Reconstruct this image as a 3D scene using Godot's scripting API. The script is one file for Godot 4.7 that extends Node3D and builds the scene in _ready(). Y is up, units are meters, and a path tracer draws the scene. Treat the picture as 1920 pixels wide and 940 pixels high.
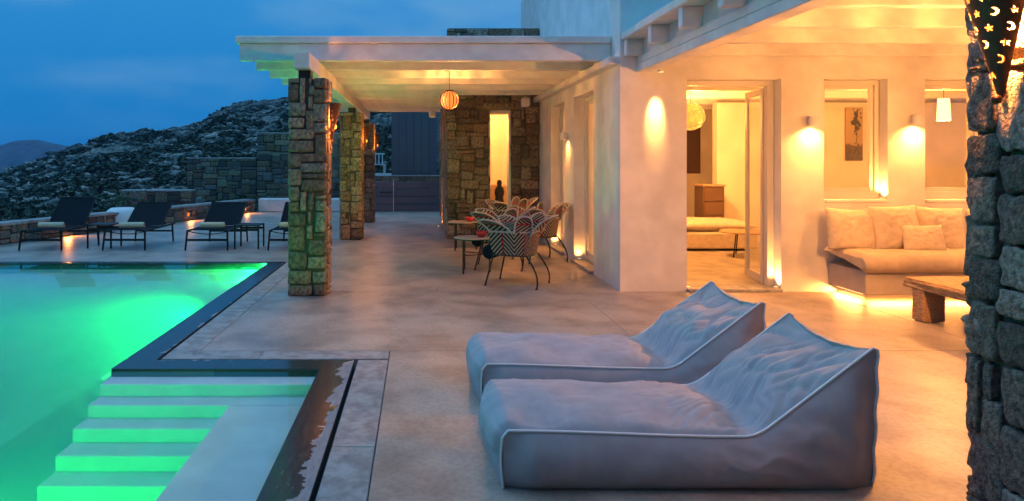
extends Node3D
# Villa terrace with a lit pool at dusk. Camera at eye height 1.65 m looking along -Z; "depth" = metres along -Z.

const F := 1280.0      # focal length in photograph pixels
const CX := 785.0      # vanishing point of the depth lines
const CY := 302.0
const EYE := 1.65
const WARM := Color(1.0, 0.645, 0.32)
const AMBER := Color(1.0, 0.60, 0.28)
const GREEN := Color(0.16, 1.0, 0.40)

var rng := RandomNumberGenerator.new()
var used := {}
var M := {}
var tex := {}
var stones_hi := []
var stones := []
var stones_lo := []

# ---------------------------------------------------------------- helpers
func at(u: float, v: float, depth: float) -> Vector3:
	return Vector3((u - CX) / F * depth, EYE - (v - CY) / F * depth, -depth)

func numbered(called: String) -> String:
	if not used.has(called):
		used[called] = 0
		return called
	used[called] += 1
	return "%s_%03d" % [called, used[called]]

func tag(o: Node, label: String, category: String, group := "") -> void:
	o.set_meta("label", label)
	o.set_meta("category", category)
	if group != "":
		o.set_meta("group", group)

func thing(called: String, label: String, category: String, pos := Vector3.ZERO, yaw := 0.0, group := "") -> Node3D:
	var o := Node3D.new()
	o.name = numbered(called)
	add_child(o)
	o.position = pos
	o.rotation.y = yaw
	tag(o, label, category, group)
	return o

func copy(src: Node3D, called: String, label: String, pos: Vector3, yaw := 0.0) -> Node3D:
	var o: Node3D = src.duplicate()
	o.name = numbered(called)
	add_child(o)
	o.position = pos
	o.rotation.y = yaw
	o.set_meta("label", label)
	return o

func structure(called: String, mesh: Mesh, m: Material) -> MeshInstance3D:
	var o := MeshInstance3D.new()
	o.name = numbered(called)
	o.mesh = mesh
	o.material_override = m
	add_child(o)
	o.set_meta("kind", "structure")
	return o

func group_structure(called: String) -> Node3D:
	var o := Node3D.new()
	o.name = numbered(called)
	add_child(o)
	o.set_meta("kind", "structure")
	return o

func part(called: String, mesh: Mesh, m: Material, parent: Node, xf := Transform3D()) -> MeshInstance3D:
	var o := MeshInstance3D.new()
	o.name = called
	o.mesh = mesh
	o.material_override = m
	o.transform = xf
	parent.add_child(o, true)
	return o

func holder(called: String, parent: Node, pos := Vector3.ZERO) -> Node3D:
	var o := Node3D.new()
	o.name = called
	o.position = pos
	parent.add_child(o, true)
	return o

func omni(parent: Node, pos: Vector3, energy: float, color: Color, size := 0.03) -> OmniLight3D:
	var l := OmniLight3D.new()
	l.name = "bulb_light"
	l.light_energy = energy
	l.light_color = color
	l.light_size = size
	l.omni_range = 30.0
	l.omni_attenuation = 2.0
	l.shadow_enabled = true
	l.position = pos
	parent.add_child(l, true)
	return l

func spot(parent: Node, pos: Vector3, dir: Vector3, angle: float, energy: float, color: Color, size := 0.03, soft := 1.0) -> SpotLight3D:
	var l := SpotLight3D.new()
	l.name = "spot_light"
	l.light_energy = energy
	l.light_color = color
	l.light_size = size
	l.spot_range = 30.0
	l.spot_attenuation = 2.0
	l.spot_angle = angle
	l.spot_angle_attenuation = soft
	l.shadow_enabled = true
	parent.add_child(l, true)
	var up := Vector3.UP if absf(dir.normalized().y) < 0.95 else Vector3.RIGHT
	l.transform = Transform3D(Basis.looking_at(dir, up), pos)
	return l

func area(parent: Node, pos: Vector3, dir: Vector3, size: Vector2, energy: float, color: Color, up := Vector3.UP) -> void:
	var l := AreaLight3D.new()
	l.name = "strip_light"
	l.area_size = size
	l.light_energy = energy
	l.light_color = color
	l.area_range = 30.0
	l.shadow_enabled = true
	parent.add_child(l, true)
	l.transform = Transform3D(Basis.looking_at(dir, up), pos)

func tool() -> SurfaceTool:
	var st := SurfaceTool.new()
	st.begin(Mesh.PRIMITIVE_TRIANGLES)
	st.set_smooth_group(-1)
	return st

func done(st: SurfaceTool) -> ArrayMesh:
	st.generate_normals()
	st.index()
	return st.commit()

func tri(st: SurfaceTool, a: Vector3, b: Vector3, c: Vector3, out: Vector3) -> void:
	if (c - a).cross(b - a).dot(out) < 0.0:
		var t := b
		b = c
		c = t
	st.add_vertex(a)
	st.add_vertex(b)
	st.add_vertex(c)

func quad(st: SurfaceTool, a: Vector3, b: Vector3, c: Vector3, d: Vector3, out: Vector3) -> void:
	tri(st, a, b, c, out)
	tri(st, a, c, d, out)

# chamfered box
func bx(st: SurfaceTool, lo: Vector3, hi: Vector3, b := 0.0, xf := Transform3D()) -> void:
	var c := (lo + hi) * 0.5
	var h := (hi - lo) * 0.5
	h = h.abs()
	b = minf(b, minf(h.x, minf(h.y, h.z)) * 0.9)
	var g := func(x: float, y: float, z: float) -> Vector3: return xf * (c + Vector3(x, y, z))
	for axis in 3:
		for s in [-1.0, 1.0]:
			var n := Vector3.ZERO
			n[axis] = s
			var p := []
			for k in [[-1, -1], [1, -1], [1, 1], [-1, 1]]:
				var q := Vector3.ZERO
				q[axis] = s * h[axis]
				q[(axis + 1) % 3] = k[0] * (h[(axis + 1) % 3] - b)
				q[(axis + 2) % 3] = k[1] * (h[(axis + 2) % 3] - b)
				p.append(g.call(q.x, q.y, q.z))
			quad(st, p[0], p[1], p[2], p[3], xf.basis * n)
	if b <= 0.0:
		return
	for axis in 3:
		var a1 := (axis + 1) % 3
		var a2 := (axis + 2) % 3
		for s1 in [-1.0, 1.0]:
			for s2 in [-1.0, 1.0]:
				var n := Vector3.ZERO
				n[a1] = s1
				n[a2] = s2
				var p := []
				for k in [[-1, 0], [1, 0], [1, 1], [-1, 1]]:
					var q := Vector3.ZERO
					q[axis] = k[0] * (h[axis] - b)
					q[a1] = s1 * (h[a1] - (b if k[1] == 1 else 0.0))
					q[a2] = s2 * (h[a2] - (0.0 if k[1] == 1 else b))
					p.append(g.call(q.x, q.y, q.z))
				quad(st, p[0], p[1], p[2], p[3], xf.basis * n)
	for sx in [-1.0, 1.0]:
		for sy in [-1.0, 1.0]:
			for sz in [-1.0, 1.0]:
				tri(st, g.call(sx * h.x, sy * (h.y - b), sz * (h.z - b)), g.call(sx * (h.x - b), sy * h.y, sz * (h.z - b)), g.call(sx * (h.x - b), sy * (h.y - b), sz * h.z), xf.basis * Vector3(sx, sy, sz))

func box(lo: Vector3, hi: Vector3, b := 0.0) -> ArrayMesh:
	var st := tool()
	bx(st, lo, hi, b)
	return done(st)

# box given by x range, y range and depth range
func dbox(x0: float, x1: float, y0: float, y1: float, d0: float, d1: float, b := 0.0) -> ArrayMesh:
	return box(Vector3(x0, y0, -d1), Vector3(x1, y1, -d0), b)

func dbx(st: SurfaceTool, x0: float, x1: float, y0: float, y1: float, d0: float, d1: float, b := 0.0) -> void:
	bx(st, Vector3(x0, y0, -d1), Vector3(x1, y1, -d0), b)

# round bar along a polyline; radius may be an array
func tube(st: SurfaceTool, pts: Array, radius, sides := 8, caps := true, squash := 1.0) -> void:
	st.set_smooth_group(0)
	var rings := []
	var ref := Vector3.UP
	for i in pts.size():
		var d: Vector3 = (pts[mini(i + 1, pts.size() - 1)] - pts[maxi(i - 1, 0)]).normalized()
		if absf(d.dot(ref)) > 0.95:
			ref = Vector3.RIGHT if absf(d.x) < 0.9 else Vector3.FORWARD
		var a := d.cross(ref).normalized()
		var b := d.cross(a).normalized()
		ref = -b if absf(d.dot(ref)) < 0.95 else ref
		var r: float = radius[i] if radius is Array else radius
		var ring := []
		for k in sides:
			var t := TAU * k / sides
			ring.append(pts[i] + a * cos(t) * r + b * sin(t) * r * squash)
		rings.append(ring)
	for i in pts.size() - 1:
		for k in sides:
			var k2 := (k + 1) % sides
			var out: Vector3 = (rings[i][k] + rings[i][k2]) * 0.5 - pts[i]
			quad(st, rings[i][k], rings[i][k2], rings[i + 1][k2], rings[i + 1][k], out)
	st.set_smooth_group(-1)
	if caps:
		for e in [0, pts.size() - 1]:
			var o: Vector3 = pts[e] - pts[1 if e == 0 else e - 1]
			for k in sides:
				tri(st, pts[e], rings[e][k], rings[e][(k + 1) % sides], o)

# surface of revolution about Y: profile is [radius, height] pairs
func lathe(st: SurfaceTool, profile: Array, sides := 24, centre := Vector3.ZERO, smooth := true) -> void:
	st.set_smooth_group(0 if smooth else -1)
	for i in profile.size() - 1:
		var r0: float = profile[i][0]
		var r1: float = profile[i + 1][0]
		var y0: float = profile[i][1]
		var y1: float = profile[i + 1][1]
		for k in sides:
			var a := TAU * k / sides
			var b := TAU * (k + 1) / sides
			var p := Vector3(cos(a) * r0, y0, sin(a) * r0)
			var q := Vector3(cos(b) * r0, y0, sin(b) * r0)
			var r := Vector3(cos(b) * r1, y1, sin(b) * r1)
			var s := Vector3(cos(a) * r1, y1, sin(a) * r1)
			var m := (a + b) * 0.5
			var out := Vector3(cos(m) * (y1 - y0), r0 - r1, sin(m) * (y1 - y0))
			if r0 > 0.0001:
				tri(st, centre + p, centre + q, centre + r, out)
			if r1 > 0.0001:
				tri(st, centre + p, centre + r, centre + s, out)
	st.set_smooth_group(-1)

# smooth sheet from a grid of points [i][j]; flip turns it over
func sheet(st: SurfaceTool, g: Array, flip := false, uvs := Vector2.ZERO, group := 0) -> void:
	st.set_smooth_group(group)
	var n: int = g.size()
	for i in n - 1:
		var m: int = g[i].size()
		for j in m - 1:
			var q := [[i, j], [i + 1, j], [i + 1, j + 1], [i, j], [i + 1, j + 1], [i, j + 1]]
			if flip:
				q = [[i, j], [i + 1, j + 1], [i + 1, j], [i, j], [i, j + 1], [i + 1, j + 1]]
			for k in q:
				if uvs != Vector2.ZERO:
					st.set_uv(Vector2(float(k[0]) / (n - 1) * uvs.x, float(k[1]) / (m - 1) * uvs.y))
				st.add_vertex(g[k[0]][k[1]])
	st.set_smooth_group(-1)

# plate with rectangular openings: local axes x (along), y (up), thickness from z = 0 to -t
func plate(st: SurfaceTool, x0: float, x1: float, y0: float, y1: float, t: float, holes: Array, xf: Transform3D) -> void:
	var xs := [x0, x1]
	var ys := [y0, y1]
	for h in holes:
		xs += [h[0], h[1]]
		ys += [h[2], h[3]]
	xs.sort()
	ys.sort()
	var inside := func(x: float, y: float) -> bool:
		if x < x0 or x > x1 or y < y0 or y > y1:
			return false
		for h in holes:
			if x > h[0] and x < h[1] and y > h[2] and y < h[3]:
				return false
		return true
	for i in xs.size() - 1:
		if xs[i + 1] - xs[i] < 0.0005:
			continue
		for j in ys.size() - 1:
			if ys[j + 1] - ys[j] < 0.0005:
				continue
			var a: float = xs[i]
			var b: float = xs[i + 1]
			var c: float = ys[j]
			var d: float = ys[j + 1]
			if not inside.call((a + b) * 0.5, (c + d) * 0.5):
				continue
			for z in [0.0, -t]:
				quad(st, xf * Vector3(a, c, z), xf * Vector3(b, c, z), xf * Vector3(b, d, z), xf * Vector3(a, d, z), xf.basis * Vector3(0, 0, 1.0 if z == 0.0 else -1.0))
			if not inside.call(a - 0.001, (c + d) * 0.5):
				quad(st, xf * Vector3(a, c, 0), xf * Vector3(a, d, 0), xf * Vector3(a, d, -t), xf * Vector3(a, c, -t), xf.basis * Vector3(-1, 0, 0))
			if not inside.call(b + 0.001, (c + d) * 0.5):
				quad(st, xf * Vector3(b, c, 0), xf * Vector3(b, d, 0), xf * Vector3(b, d, -t), xf * Vector3(b, c, -t), xf.basis * Vector3(1, 0, 0))
			if not inside.call((a + b) * 0.5, c - 0.001):
				quad(st, xf * Vector3(a, c, 0), xf * Vector3(b, c, 0), xf * Vector3(b, c, -t), xf * Vector3(a, c, -t), xf.basis * Vector3(0, -1, 0))
			if not inside.call((a + b) * 0.5, d + 0.001):
				quad(st, xf * Vector3(a, d, 0), xf * Vector3(b, d, 0), xf * Vector3(b, d, -t), xf * Vector3(a, d, -t), xf.basis * Vector3(0, 1, 0))

# ---------------------------------------------------------------- materials
func lin(r: float, g: float, b: float) -> Color:
	return Color(r, g, b).linear_to_srgb()

func noise(key: String, freq: float, octaves: int, ramp: Array, kind := FastNoiseLite.TYPE_SIMPLEX_SMOOTH, size := 512, normal := false, bump := 4.0) -> NoiseTexture2D:
	if tex.has(key):
		return tex[key]
	var n := FastNoiseLite.new()
	n.seed = hash(key) % 10000
	n.noise_type = kind
	n.frequency = freq
	n.fractal_octaves = octaves
	n.fractal_gain = 0.55
	var t := NoiseTexture2D.new()
	t.width = size
	t.height = size
	t.seamless = true
	t.noise = n
	if normal:
		t.as_normal_map = true
		t.bump_strength = bump
	if ramp.size():
		var g := Gradient.new()
		var offs := PackedFloat32Array()
		var cols := PackedColorArray()
		for r in ramp:
			offs.append(r[0])
			cols.append(r[1])
		g.offsets = offs
		g.colors = cols
		t.color_ramp = g
	tex[key] = t
	return t

func grey(v: float) -> Color:
	return Color(v, v, v)

func mat(called: String, color: Color, rough: float, metal := 0.0, spec := 0.5) -> StandardMaterial3D:
	var m := StandardMaterial3D.new()
	m.resource_name = called
	m.albedo_color = color
	m.roughness = rough
	m.metallic = metal
	m.metallic_specular = spec
	M[called] = m
	return m

func tri_world(m: StandardMaterial3D, scale: float, world := true) -> void:
	m.uv1_triplanar = true
	m.uv1_world_triplanar = world
	m.uv1_scale = Vector3.ONE * scale
	m.uv1_triplanar_sharpness = 4.0

func detail(m: StandardMaterial3D, t: Texture2D, scale: float, world := true) -> void:
	m.detail_enabled = true
	m.detail_albedo = t
	m.detail_blend_mode = BaseMaterial3D.BLEND_MODE_MUL
	m.detail_uv_layer = BaseMaterial3D.DETAIL_UV_2
	m.uv2_triplanar = true
	m.uv2_world_triplanar = world
	m.uv2_scale = Vector3.ONE * scale

func relief(m: StandardMaterial3D, t: Texture2D, cm: float) -> void:
	m.heightmap_enabled = true
	m.heightmap_texture = t
	m.heightmap_scale = cm

func glow(called: String, color: Color, energy: float) -> StandardMaterial3D:
	var m := mat(called, color, 0.5)
	m.emission_enabled = true
	m.emission = color
	m.emission_energy_multiplier = energy
	return m

func materials() -> void:
	var fine := noise("fine", 0.03, 5, [])
	var mid := noise("mid", 0.012, 5, [])
	var soft_white := noise("soft_white", 0.006, 4, [[0.2, grey(0.93)], [0.8, grey(1.0)]])
	var mottle := noise("mottle", 0.006, 6, [[0.1, Color(0.76, 0.75, 0.74)], [0.45, Color(0.90, 0.89, 0.885)], [0.6, Color(0.95, 0.945, 0.94)], [0.95, Color(1, 1, 1)]], FastNoiseLite.TYPE_SIMPLEX_SMOOTH, 1024)
	var mottle_fine := noise("mottle_fine", 0.02, 6, [[0.15, Color(0.90, 0.895, 0.89)], [0.55, Color(0.98, 0.98, 0.98)], [1.0, Color(1, 1, 1)]], FastNoiseLite.TYPE_SIMPLEX, 1024)
	var rockmix := noise("rockmix", 0.012, 6, [[0.1, Color(0.56, 0.53, 0.49)], [0.4, Color(0.78, 0.75, 0.71)], [0.6, Color(0.90, 0.87, 0.82)], [0.9, Color(1, 1, 1)]])

	var m := mat("plaster", lin(0.80, 0.785, 0.75), 0.85)
	m.albedo_texture = soft_white
	tri_world(m, 0.5)
	relief(m, mid, 0.22)
	m = mat("paint", lin(0.78, 0.77, 0.74), 0.55)
	m.albedo_texture = soft_white
	tri_world(m, 0.8)
	relief(m, fine, 0.06)
	m = mat("frame", lin(0.62, 0.60, 0.55), 0.5)
	m = mat("concrete", lin(0.47, 0.41, 0.35), 0.46)
	m.albedo_texture = mottle
	tri_world(m, 0.22)
	detail(m, mottle_fine, 0.9)
	m.roughness_texture = noise("floor_rough", 0.01, 5, [[0.2, grey(0.75)], [0.8, grey(1.0)]])
	m = mat("concrete_strip", lin(0.40, 0.40, 0.385), 0.55)
	m.albedo_texture = mottle_fine
	tri_world(m, 0.5)
	detail(m, mottle, 0.9)
	m = mat("inside_floor", lin(0.40, 0.36, 0.31), 0.45)
	m.albedo_texture = mottle
	tri_world(m, 0.35)
	m = mat("inside_wall", lin(0.72, 0.66, 0.56), 0.85)
	m.albedo_texture = soft_white
	tri_world(m, 0.25)
	m = mat("mortar", lin(0.10, 0.085, 0.07), 0.95)
	m.albedo_texture = mottle_fine
	tri_world(m, 2.0)
	relief(m, fine, 1.0)
	var tones := [[0.34, 0.26, 0.18], [0.44, 0.34, 0.24], [0.22, 0.17, 0.125], [0.38, 0.33, 0.27], [0.29, 0.205, 0.135], [0.50, 0.41, 0.31]]
	for i in tones.size():
		m = mat("stone%d" % i, lin(tones[i][0], tones[i][1], tones[i][2]), 0.85)
		m.albedo_texture = rockmix
		tri_world(m, 2.2)
		m.uv1_offset = Vector3(i * 0.31, i * 0.17, i * 0.23)
		detail(m, mottle_fine, 1.5)
		relief(m, fine, 0.6)
	var gtones := [[0.19, 0.175, 0.165], [0.25, 0.235, 0.22], [0.12, 0.115, 0.11], [0.22, 0.19, 0.165], [0.34, 0.325, 0.31]]
	for i in gtones.size():
		m = mat("grey_stone%d" % i, lin(gtones[i][0], gtones[i][1], gtones[i][2]), 0.8)
		m.albedo_texture = rockmix
		tri_world(m, 3.0)
		m.uv1_offset = Vector3(i * 0.31, i * 0.17, i * 0.23)
		detail(m, mottle_fine, 1.5)
		relief(m, fine, 0.8)
	var rtones := [[0.31, 0.31, 0.30], [0.44, 0.435, 0.42], [0.23, 0.23, 0.225]]
	for i in rtones.size():
		m = mat("rock%d" % i, lin(rtones[i][0], rtones[i][1], rtones[i][2]), 0.9)
		m.albedo_texture = rockmix
		tri_world(m, 0.35)
		m.uv1_offset = Vector3(i * 0.31, i * 0.17, i * 0.23)
		relief(m, mid, 14.0)
	m = mat("soil", lin(0.075, 0.08, 0.055), 0.95)
	m.albedo_texture = rockmix
	tri_world(m, 0.15)
	relief(m, mid, 25.0)
	m = mat("scrub", lin(0.045, 0.06, 0.035), 0.9)
	m = mat("far_hill", lin(0.10, 0.11, 0.11), 0.95)
	m.albedo_texture = rockmix
	tri_world(m, 0.01)
	m = mat("pool_plaster", lin(0.66, 0.68, 0.66), 0.7)
	m.albedo_texture = soft_white
	tri_world(m, 0.6)
	m = mat("water", Color(0.1, 0.5, 0.45, 0.02), 0.015, 0.0, 0.38)
	m.transparency = BaseMaterial3D.TRANSPARENCY_ALPHA
	m.normal_enabled = true
	m.normal_texture = noise("ripple", 0.004, 2, [], FastNoiseLite.TYPE_SIMPLEX_SMOOTH, 512, true, 1.0)
	m.normal_scale = 0.05
	tri_world(m, 0.25)
	m = mat("channel", lin(0.012, 0.012, 0.014), 0.6)
	m = mat("black_metal", lin(0.010, 0.010, 0.012), 0.4, 0.0, 0.5)
	m = mat("dark_metal", lin(0.008, 0.009, 0.012), 0.5, 0.0, 0.3)
	m = mat("sling", lin(0.006, 0.012, 0.020), 0.8, 0.0, 0.2)
	m = mat("rusty_metal", lin(0.10, 0.042, 0.020), 0.55, 0.4)
	m = mat("towel", lin(0.60, 0.53, 0.44), 0.95)
	relief(m, fine, 0.6)
	tri_world(m, 6.0, false)
	m = mat("bag_fabric", lin(0.41, 0.395, 0.425), 0.75)
	m.albedo_texture = soft_white
	tri_world(m, 1.5, false)
	m.rim_enabled = true
	m.rim = 0.25
	relief(m, noise("weave", 0.35, 2, [], FastNoiseLite.TYPE_VALUE, 512), 0.02)
	m = mat("piping", lin(0.82, 0.81, 0.79), 0.6)
	m = mat("linen", lin(0.60, 0.51, 0.40), 0.9)
	m.albedo_texture = soft_white
	tri_world(m, 2.5, false)
	relief(m, noise("linen_weave", 0.2, 3, [], FastNoiseLite.TYPE_VALUE, 512), 0.08)
	m = mat("linen_seat", lin(0.50, 0.41, 0.31), 0.9)
	m.albedo_texture = soft_white
	tri_world(m, 1.5, false)
	m = mat("plinth", lin(0.48, 0.42, 0.35), 0.8)
	m.albedo_texture = soft_white
	tri_world(m, 0.8)
	m = mat("wood", lin(0.50, 0.36, 0.22), 0.6)
	m.albedo_texture = noise("grain", 0.02, 5, [[0.2, Color(0.62, 0.55, 0.48)], [0.5, Color(0.85, 0.8, 0.74)], [0.8, Color(1, 1, 1)]])
	m.uv1_triplanar = true
	m.uv1_world_triplanar = true
	m.uv1_scale = Vector3(6.0, 6.0, 0.8)
	m = mat("dark_wood", lin(0.10, 0.055, 0.03), 0.5)
	m = mat("slate_panel", lin(0.10, 0.105, 0.13), 0.5)
	m = mat("glass", Color(1, 1, 1, 0.03), 0.01)
	m.transparency = BaseMaterial3D.TRANSPARENCY_ALPHA
	m = mat("white_pot", lin(0.75, 0.75, 0.74), 0.6)
	m = mat("red_glass", lin(0.62, 0.03, 0.025), 0.15)
	m = mat("table_top", lin(0.42, 0.36, 0.31), 0.5)
	m = mat("leaf", lin(0.05, 0.10, 0.03), 0.6)
	m = mat("flower", lin(0.35, 0.06, 0.16), 0.7)
	m = mat("bronze", lin(0.05, 0.035, 0.025), 0.4, 0.3)
	glow("warm_glow", Color(1.0, 0.80, 0.52), 3.0)
	glow("amber_glow", Color(1.0, 0.60, 0.22), 4.0)
	glow("paper_glow", Color(1.0, 0.72, 0.30), 1.0)
	glow("lantern_paper", Color(1.0, 0.56, 0.26), 1.0)
	glow("pool_glow", Color(0.6, 1.0, 0.6), 4.0)
	# woven cord: chevron stripes with a red spine
	var im := Image.create(256, 256, false, Image.FORMAT_RGB8)
	for y in 256:
		for x in 256:
			var u := x / 256.0
			var v := y / 256.0
			var fold := absf(fposmod(u * 2.0, 1.0) - 0.5) * 2.0
			var s := fposmod(v * 6.0 + fold * 3.0, 1.0)
			var c := Color(0.60, 0.57, 0.53) if s < 0.46 else Color(0.035, 0.03, 0.035)
			if fold < 0.07 and s < 0.6:
				c = Color(0.75, 0.10, 0.12)
			im.set_pixel(x, y, c)
	m = mat("woven", Color(1, 1, 1), 0.8)
	m.albedo_texture = ImageTexture.create_from_image(im)
	m = mat("woven_rim", lin(0.40, 0.38, 0.36), 0.8)
	# black-and-ochre picture
	var pic := Image.create(128, 256, false, Image.FORMAT_RGB8)
	var pn := FastNoiseLite.new()
	pn.seed = 5
	pn.frequency = 0.03
	pn.fractal_octaves = 5
	for y in 256:
		for x in 128:
			var u := x / 128.0
			var v := y / 256.0
			var n := pn.get_noise_2d(x, y)
			var c := Color(0.66, 0.58, 0.45).lerp(Color(0.55, 0.46, 0.34), v)
			if Vector2((u - 0.62) * 1.6, (v - 0.25) * 1.7).length() + n * 0.45 < 0.33:
				c = Color(0.16, 0.13, 0.10)
			if absf(u - 0.66 - n * 0.05) < 0.02 and v > 0.3 and v < 0.75:
				c = Color(0.18, 0.14, 0.11)
			if v > 0.70 + n * 0.10:
				c = Color(0.30, 0.22, 0.15).lerp(Color(0.14, 0.11, 0.09), clampf(n * 2.0 + 0.5, 0, 1))
			pic.set_pixel(x, y, c)
	m = mat("picture_print", Color(1, 1, 1), 0.6)
	m.albedo_texture = ImageTexture.create_from_image(pic)
	# coping: wet slate with an irregular drying edge. u runs from the water to the slot
	for k in 2:
		var w := Image.create(256, 1024, false, Image.FORMAT_RGB8)
		var wr := Image.create(256, 1024, false, Image.FORMAT_RGB8)
		var wn := FastNoiseLite.new()
		wn.seed = 11 + k
		wn.frequency = 0.011
		wn.fractal_octaves = 6
		wn.fractal_gain = 0.65
		var gn := FastNoiseLite.new()
		gn.seed = 31
		gn.frequency = 0.03
		gn.fractal_octaves = 5
		for y in 1024:
			var edge := (0.72 if k == 0 else 1.05) + wn.get_noise_2d(0, y) * 0.42 + wn.get_noise_2d(50, y * 3.0) * 0.1
			for x in 256:
				var g := gn.get_noise_2d(x, y) * 0.5 + 0.5
				var dry := x / 256.0 > edge + wn.get_noise_2d(x * 2.0, y * 2.0) * 0.1
				w.set_pixel(x, y, grey(lerpf(0.46, 0.60, g)) if dry else Color(0.17, 0.175, 0.19).lerp(Color(0.27, 0.275, 0.29), g * g))
				wr.set_pixel(x, y, grey(0.65) if dry else grey(lerpf(0.10, 0.28, g)))
		m = mat("coping%d" % k, Color(1, 1, 1), 1.0)
		m.albedo_texture = ImageTexture.create_from_image(w)
		m.roughness_texture = ImageTexture.create_from_image(wr)

# ---------------------------------------------------------------- stone work
func stone_mesh(sd: int, n: int, rounding: float, rough: float) -> ArrayMesh:
	var nz := FastNoiseLite.new()
	nz.seed = sd
	nz.frequency = 0.9
	nz.fractal_octaves = 3
	var st := tool()
	for axis in 3:
		for s in [-1.0, 1.0]:
			var g := []
			for i in n + 1:
				var row := []
				for j in n + 1:
					var p := Vector3.ZERO
					p[axis] = s
					p[(axis + 1) % 3] = -1.0 + 2.0 * i / n
					p[(axis + 2) % 3] = -1.0 + 2.0 * j / n
					var q := Vector3(signf(p.x) * pow(absf(p.x), 0.8), signf(p.y) * pow(absf(p.y), 0.8), signf(p.z) * pow(absf(p.z), 0.8))
					var l := pow(pow(absf(q.x), 5.0) + pow(absf(q.y), 5.0) + pow(absf(q.z), 5.0), 0.2)
					var r := q / l
					q = q.lerp(r, rounding)
					q += q.normalized() * nz.get_noise_3d(q.x * 1.3, q.y * 1.3, q.z * 1.3) * rough
					q.x += nz.get_noise_3d(q.y * 0.7 + 9.0, q.z * 0.7, 3.0) * rough * 0.9
					q.y += nz.get_noise_3d(q.x * 0.7 + 19.0, q.z * 0.7, 7.0) * rough * 0.9
					row.append(q * 0.5)
				g.append(row)
			sheet(st, g, s < 0.0)
	return done(st)

# angular weathered boulder
func rock_mesh(sd: int) -> ArrayMesh:
	var nz := FastNoiseLite.new()
	nz.seed = sd
	nz.frequency = 1.1
	nz.fractal_octaves = 4
	nz.fractal_gain = 0.6
	var cl := FastNoiseLite.new()
	cl.seed = sd + 50
	cl.frequency = 0.9
	cl.noise_type = FastNoiseLite.TYPE_CELLULAR
	cl.cellular_return_type = FastNoiseLite.RETURN_DISTANCE
	cl.fractal_type = FastNoiseLite.FRACTAL_NONE
	var st := tool()
	var n := 9
	for axis in 3:
		for s in [-1.0, 1.0]:
			var g := []
			for i in n + 1:
				var row := []
				for j in n + 1:
					var p := Vector3.ZERO
					p[axis] = s
					p[(axis + 1) % 3] = -1.0 + 2.0 * i / n
					p[(axis + 2) % 3] = -1.0 + 2.0 * j / n
					var q := p.lerp(p.normalized() * 1.15, 0.55)
					var f := cl.get_noise_3d(q.x, q.y, q.z)
					q *= 1.0 + f * 0.55 + nz.get_noise_3d(q.x, q.y, q.z) * 0.35
					row.append(q * 0.62)
				g.append(row)
			sheet(st, g, s < 0.0, Vector2.ZERO, -1)
	return done(st)

# packs stones on a face. o: lower corner, ux: along, out: outward. holes in face metres
func stone_face(parent: Node, o: Vector3, ux: Vector3, out: Vector3, w: float, h: float, thick: float, cell: float, mats: Array, meshes: Array, proud := 0.02, holes := [], gap := 0.020, flat := false) -> void:
	var nx := maxi(1, roundi(w / cell))
	var ny := maxi(1, roundi(h / cell))
	var cx := w / nx
	var cy := h / ny
	var taken := {}
	for hole in holes:
		for i in nx:
			for j in ny:
				var px := (i + 0.5) * cx
				var py := (j + 0.5) * cy
				if px > hole[0] and px < hole[1] and py > hole[2] and py < hole[3]:
					taken[Vector2i(i, j)] = true
	for j in ny:
		for i in nx:
			if taken.has(Vector2i(i, j)):
				continue
			var want_w: int = [2, 2, 3, 3, 4, 1, 3, 4][rng.randi() % 8] if not flat else [2, 3, 3, 4, 2, 5, 4, 3][rng.randi() % 8]
			var want_h: int = [2, 2, 3, 3, 2, 4, 1, 2][rng.randi() % 8] if not flat else [1, 2, 2, 2, 1, 3, 2, 2][rng.randi() % 8]
			if want_w == 1 and want_h == 1 and rng.randf() < 0.7:
				want_w = 2
			if want_w == 4 and want_h == 3:
				want_h = 2
			var ww := 0
			while ww < want_w and i + ww < nx and not taken.has(Vector2i(i + ww, j)):
				ww += 1
			if i + ww == nx - 1 and not taken.has(Vector2i(nx - 1, j)) and rng.randf() < 0.8:
				ww += 1
			var hh := 1
			var ok := true
			while hh < want_h and j + hh < ny and ok:
				for k in ww:
					if taken.has(Vector2i(i + k, j + hh)):
						ok = false
				if ok:
					hh += 1
			for a in ww:
				for b in hh:
					taken[Vector2i(i + a, j + b)] = true
			var xa := (i + jit(i, j, 1, nx)) * cx
			var xb := (i + ww + jit(i + ww, j, 1, nx)) * cx
			var ya := (j + jit(j, i, 2, ny)) * cy
			var yb := (j + hh + jit(j + hh, i, 2, ny)) * cy
			var sw := xb - xa - gap
			var sh := yb - ya - gap
			var p := o + ux * ((xa + xb) * 0.5) + Vector3.UP * ((ya + yb) * 0.5) + out * (proud - thick * 0.5 + rng.randf_range(-0.3, 0.3) * proud)
			var tilt := Basis(out, rng.randf_range(-0.035, 0.035))
			var b3 := tilt * Basis(ux * sw * rng.randf_range(1.0, 1.06), Vector3.UP * sh * rng.randf_range(1.0, 1.06), ux.cross(Vector3.UP) * thick)
			var s := part("stone", meshes[rng.randi() % meshes.size()], mats[rng.randi() % mats.size()], parent, Transform3D(b3, p))
			s.cast_shadow = GeometryInstance3D.SHADOW_CASTING_SETTING_ON

func jit(a: int, b: int, k: int, n: int) -> float:
	if a <= 0 or a >= n:
		return 0.0
	return (float(hash(Vector3i(a, b, k)) % 1000) / 1000.0 - 0.5) * 0.6

func stone_mats(prefix: String, n: int) -> Array:
	var a := []
	for i in n:
		a.append(M["%s%d" % [prefix, i]])
	return a

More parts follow.
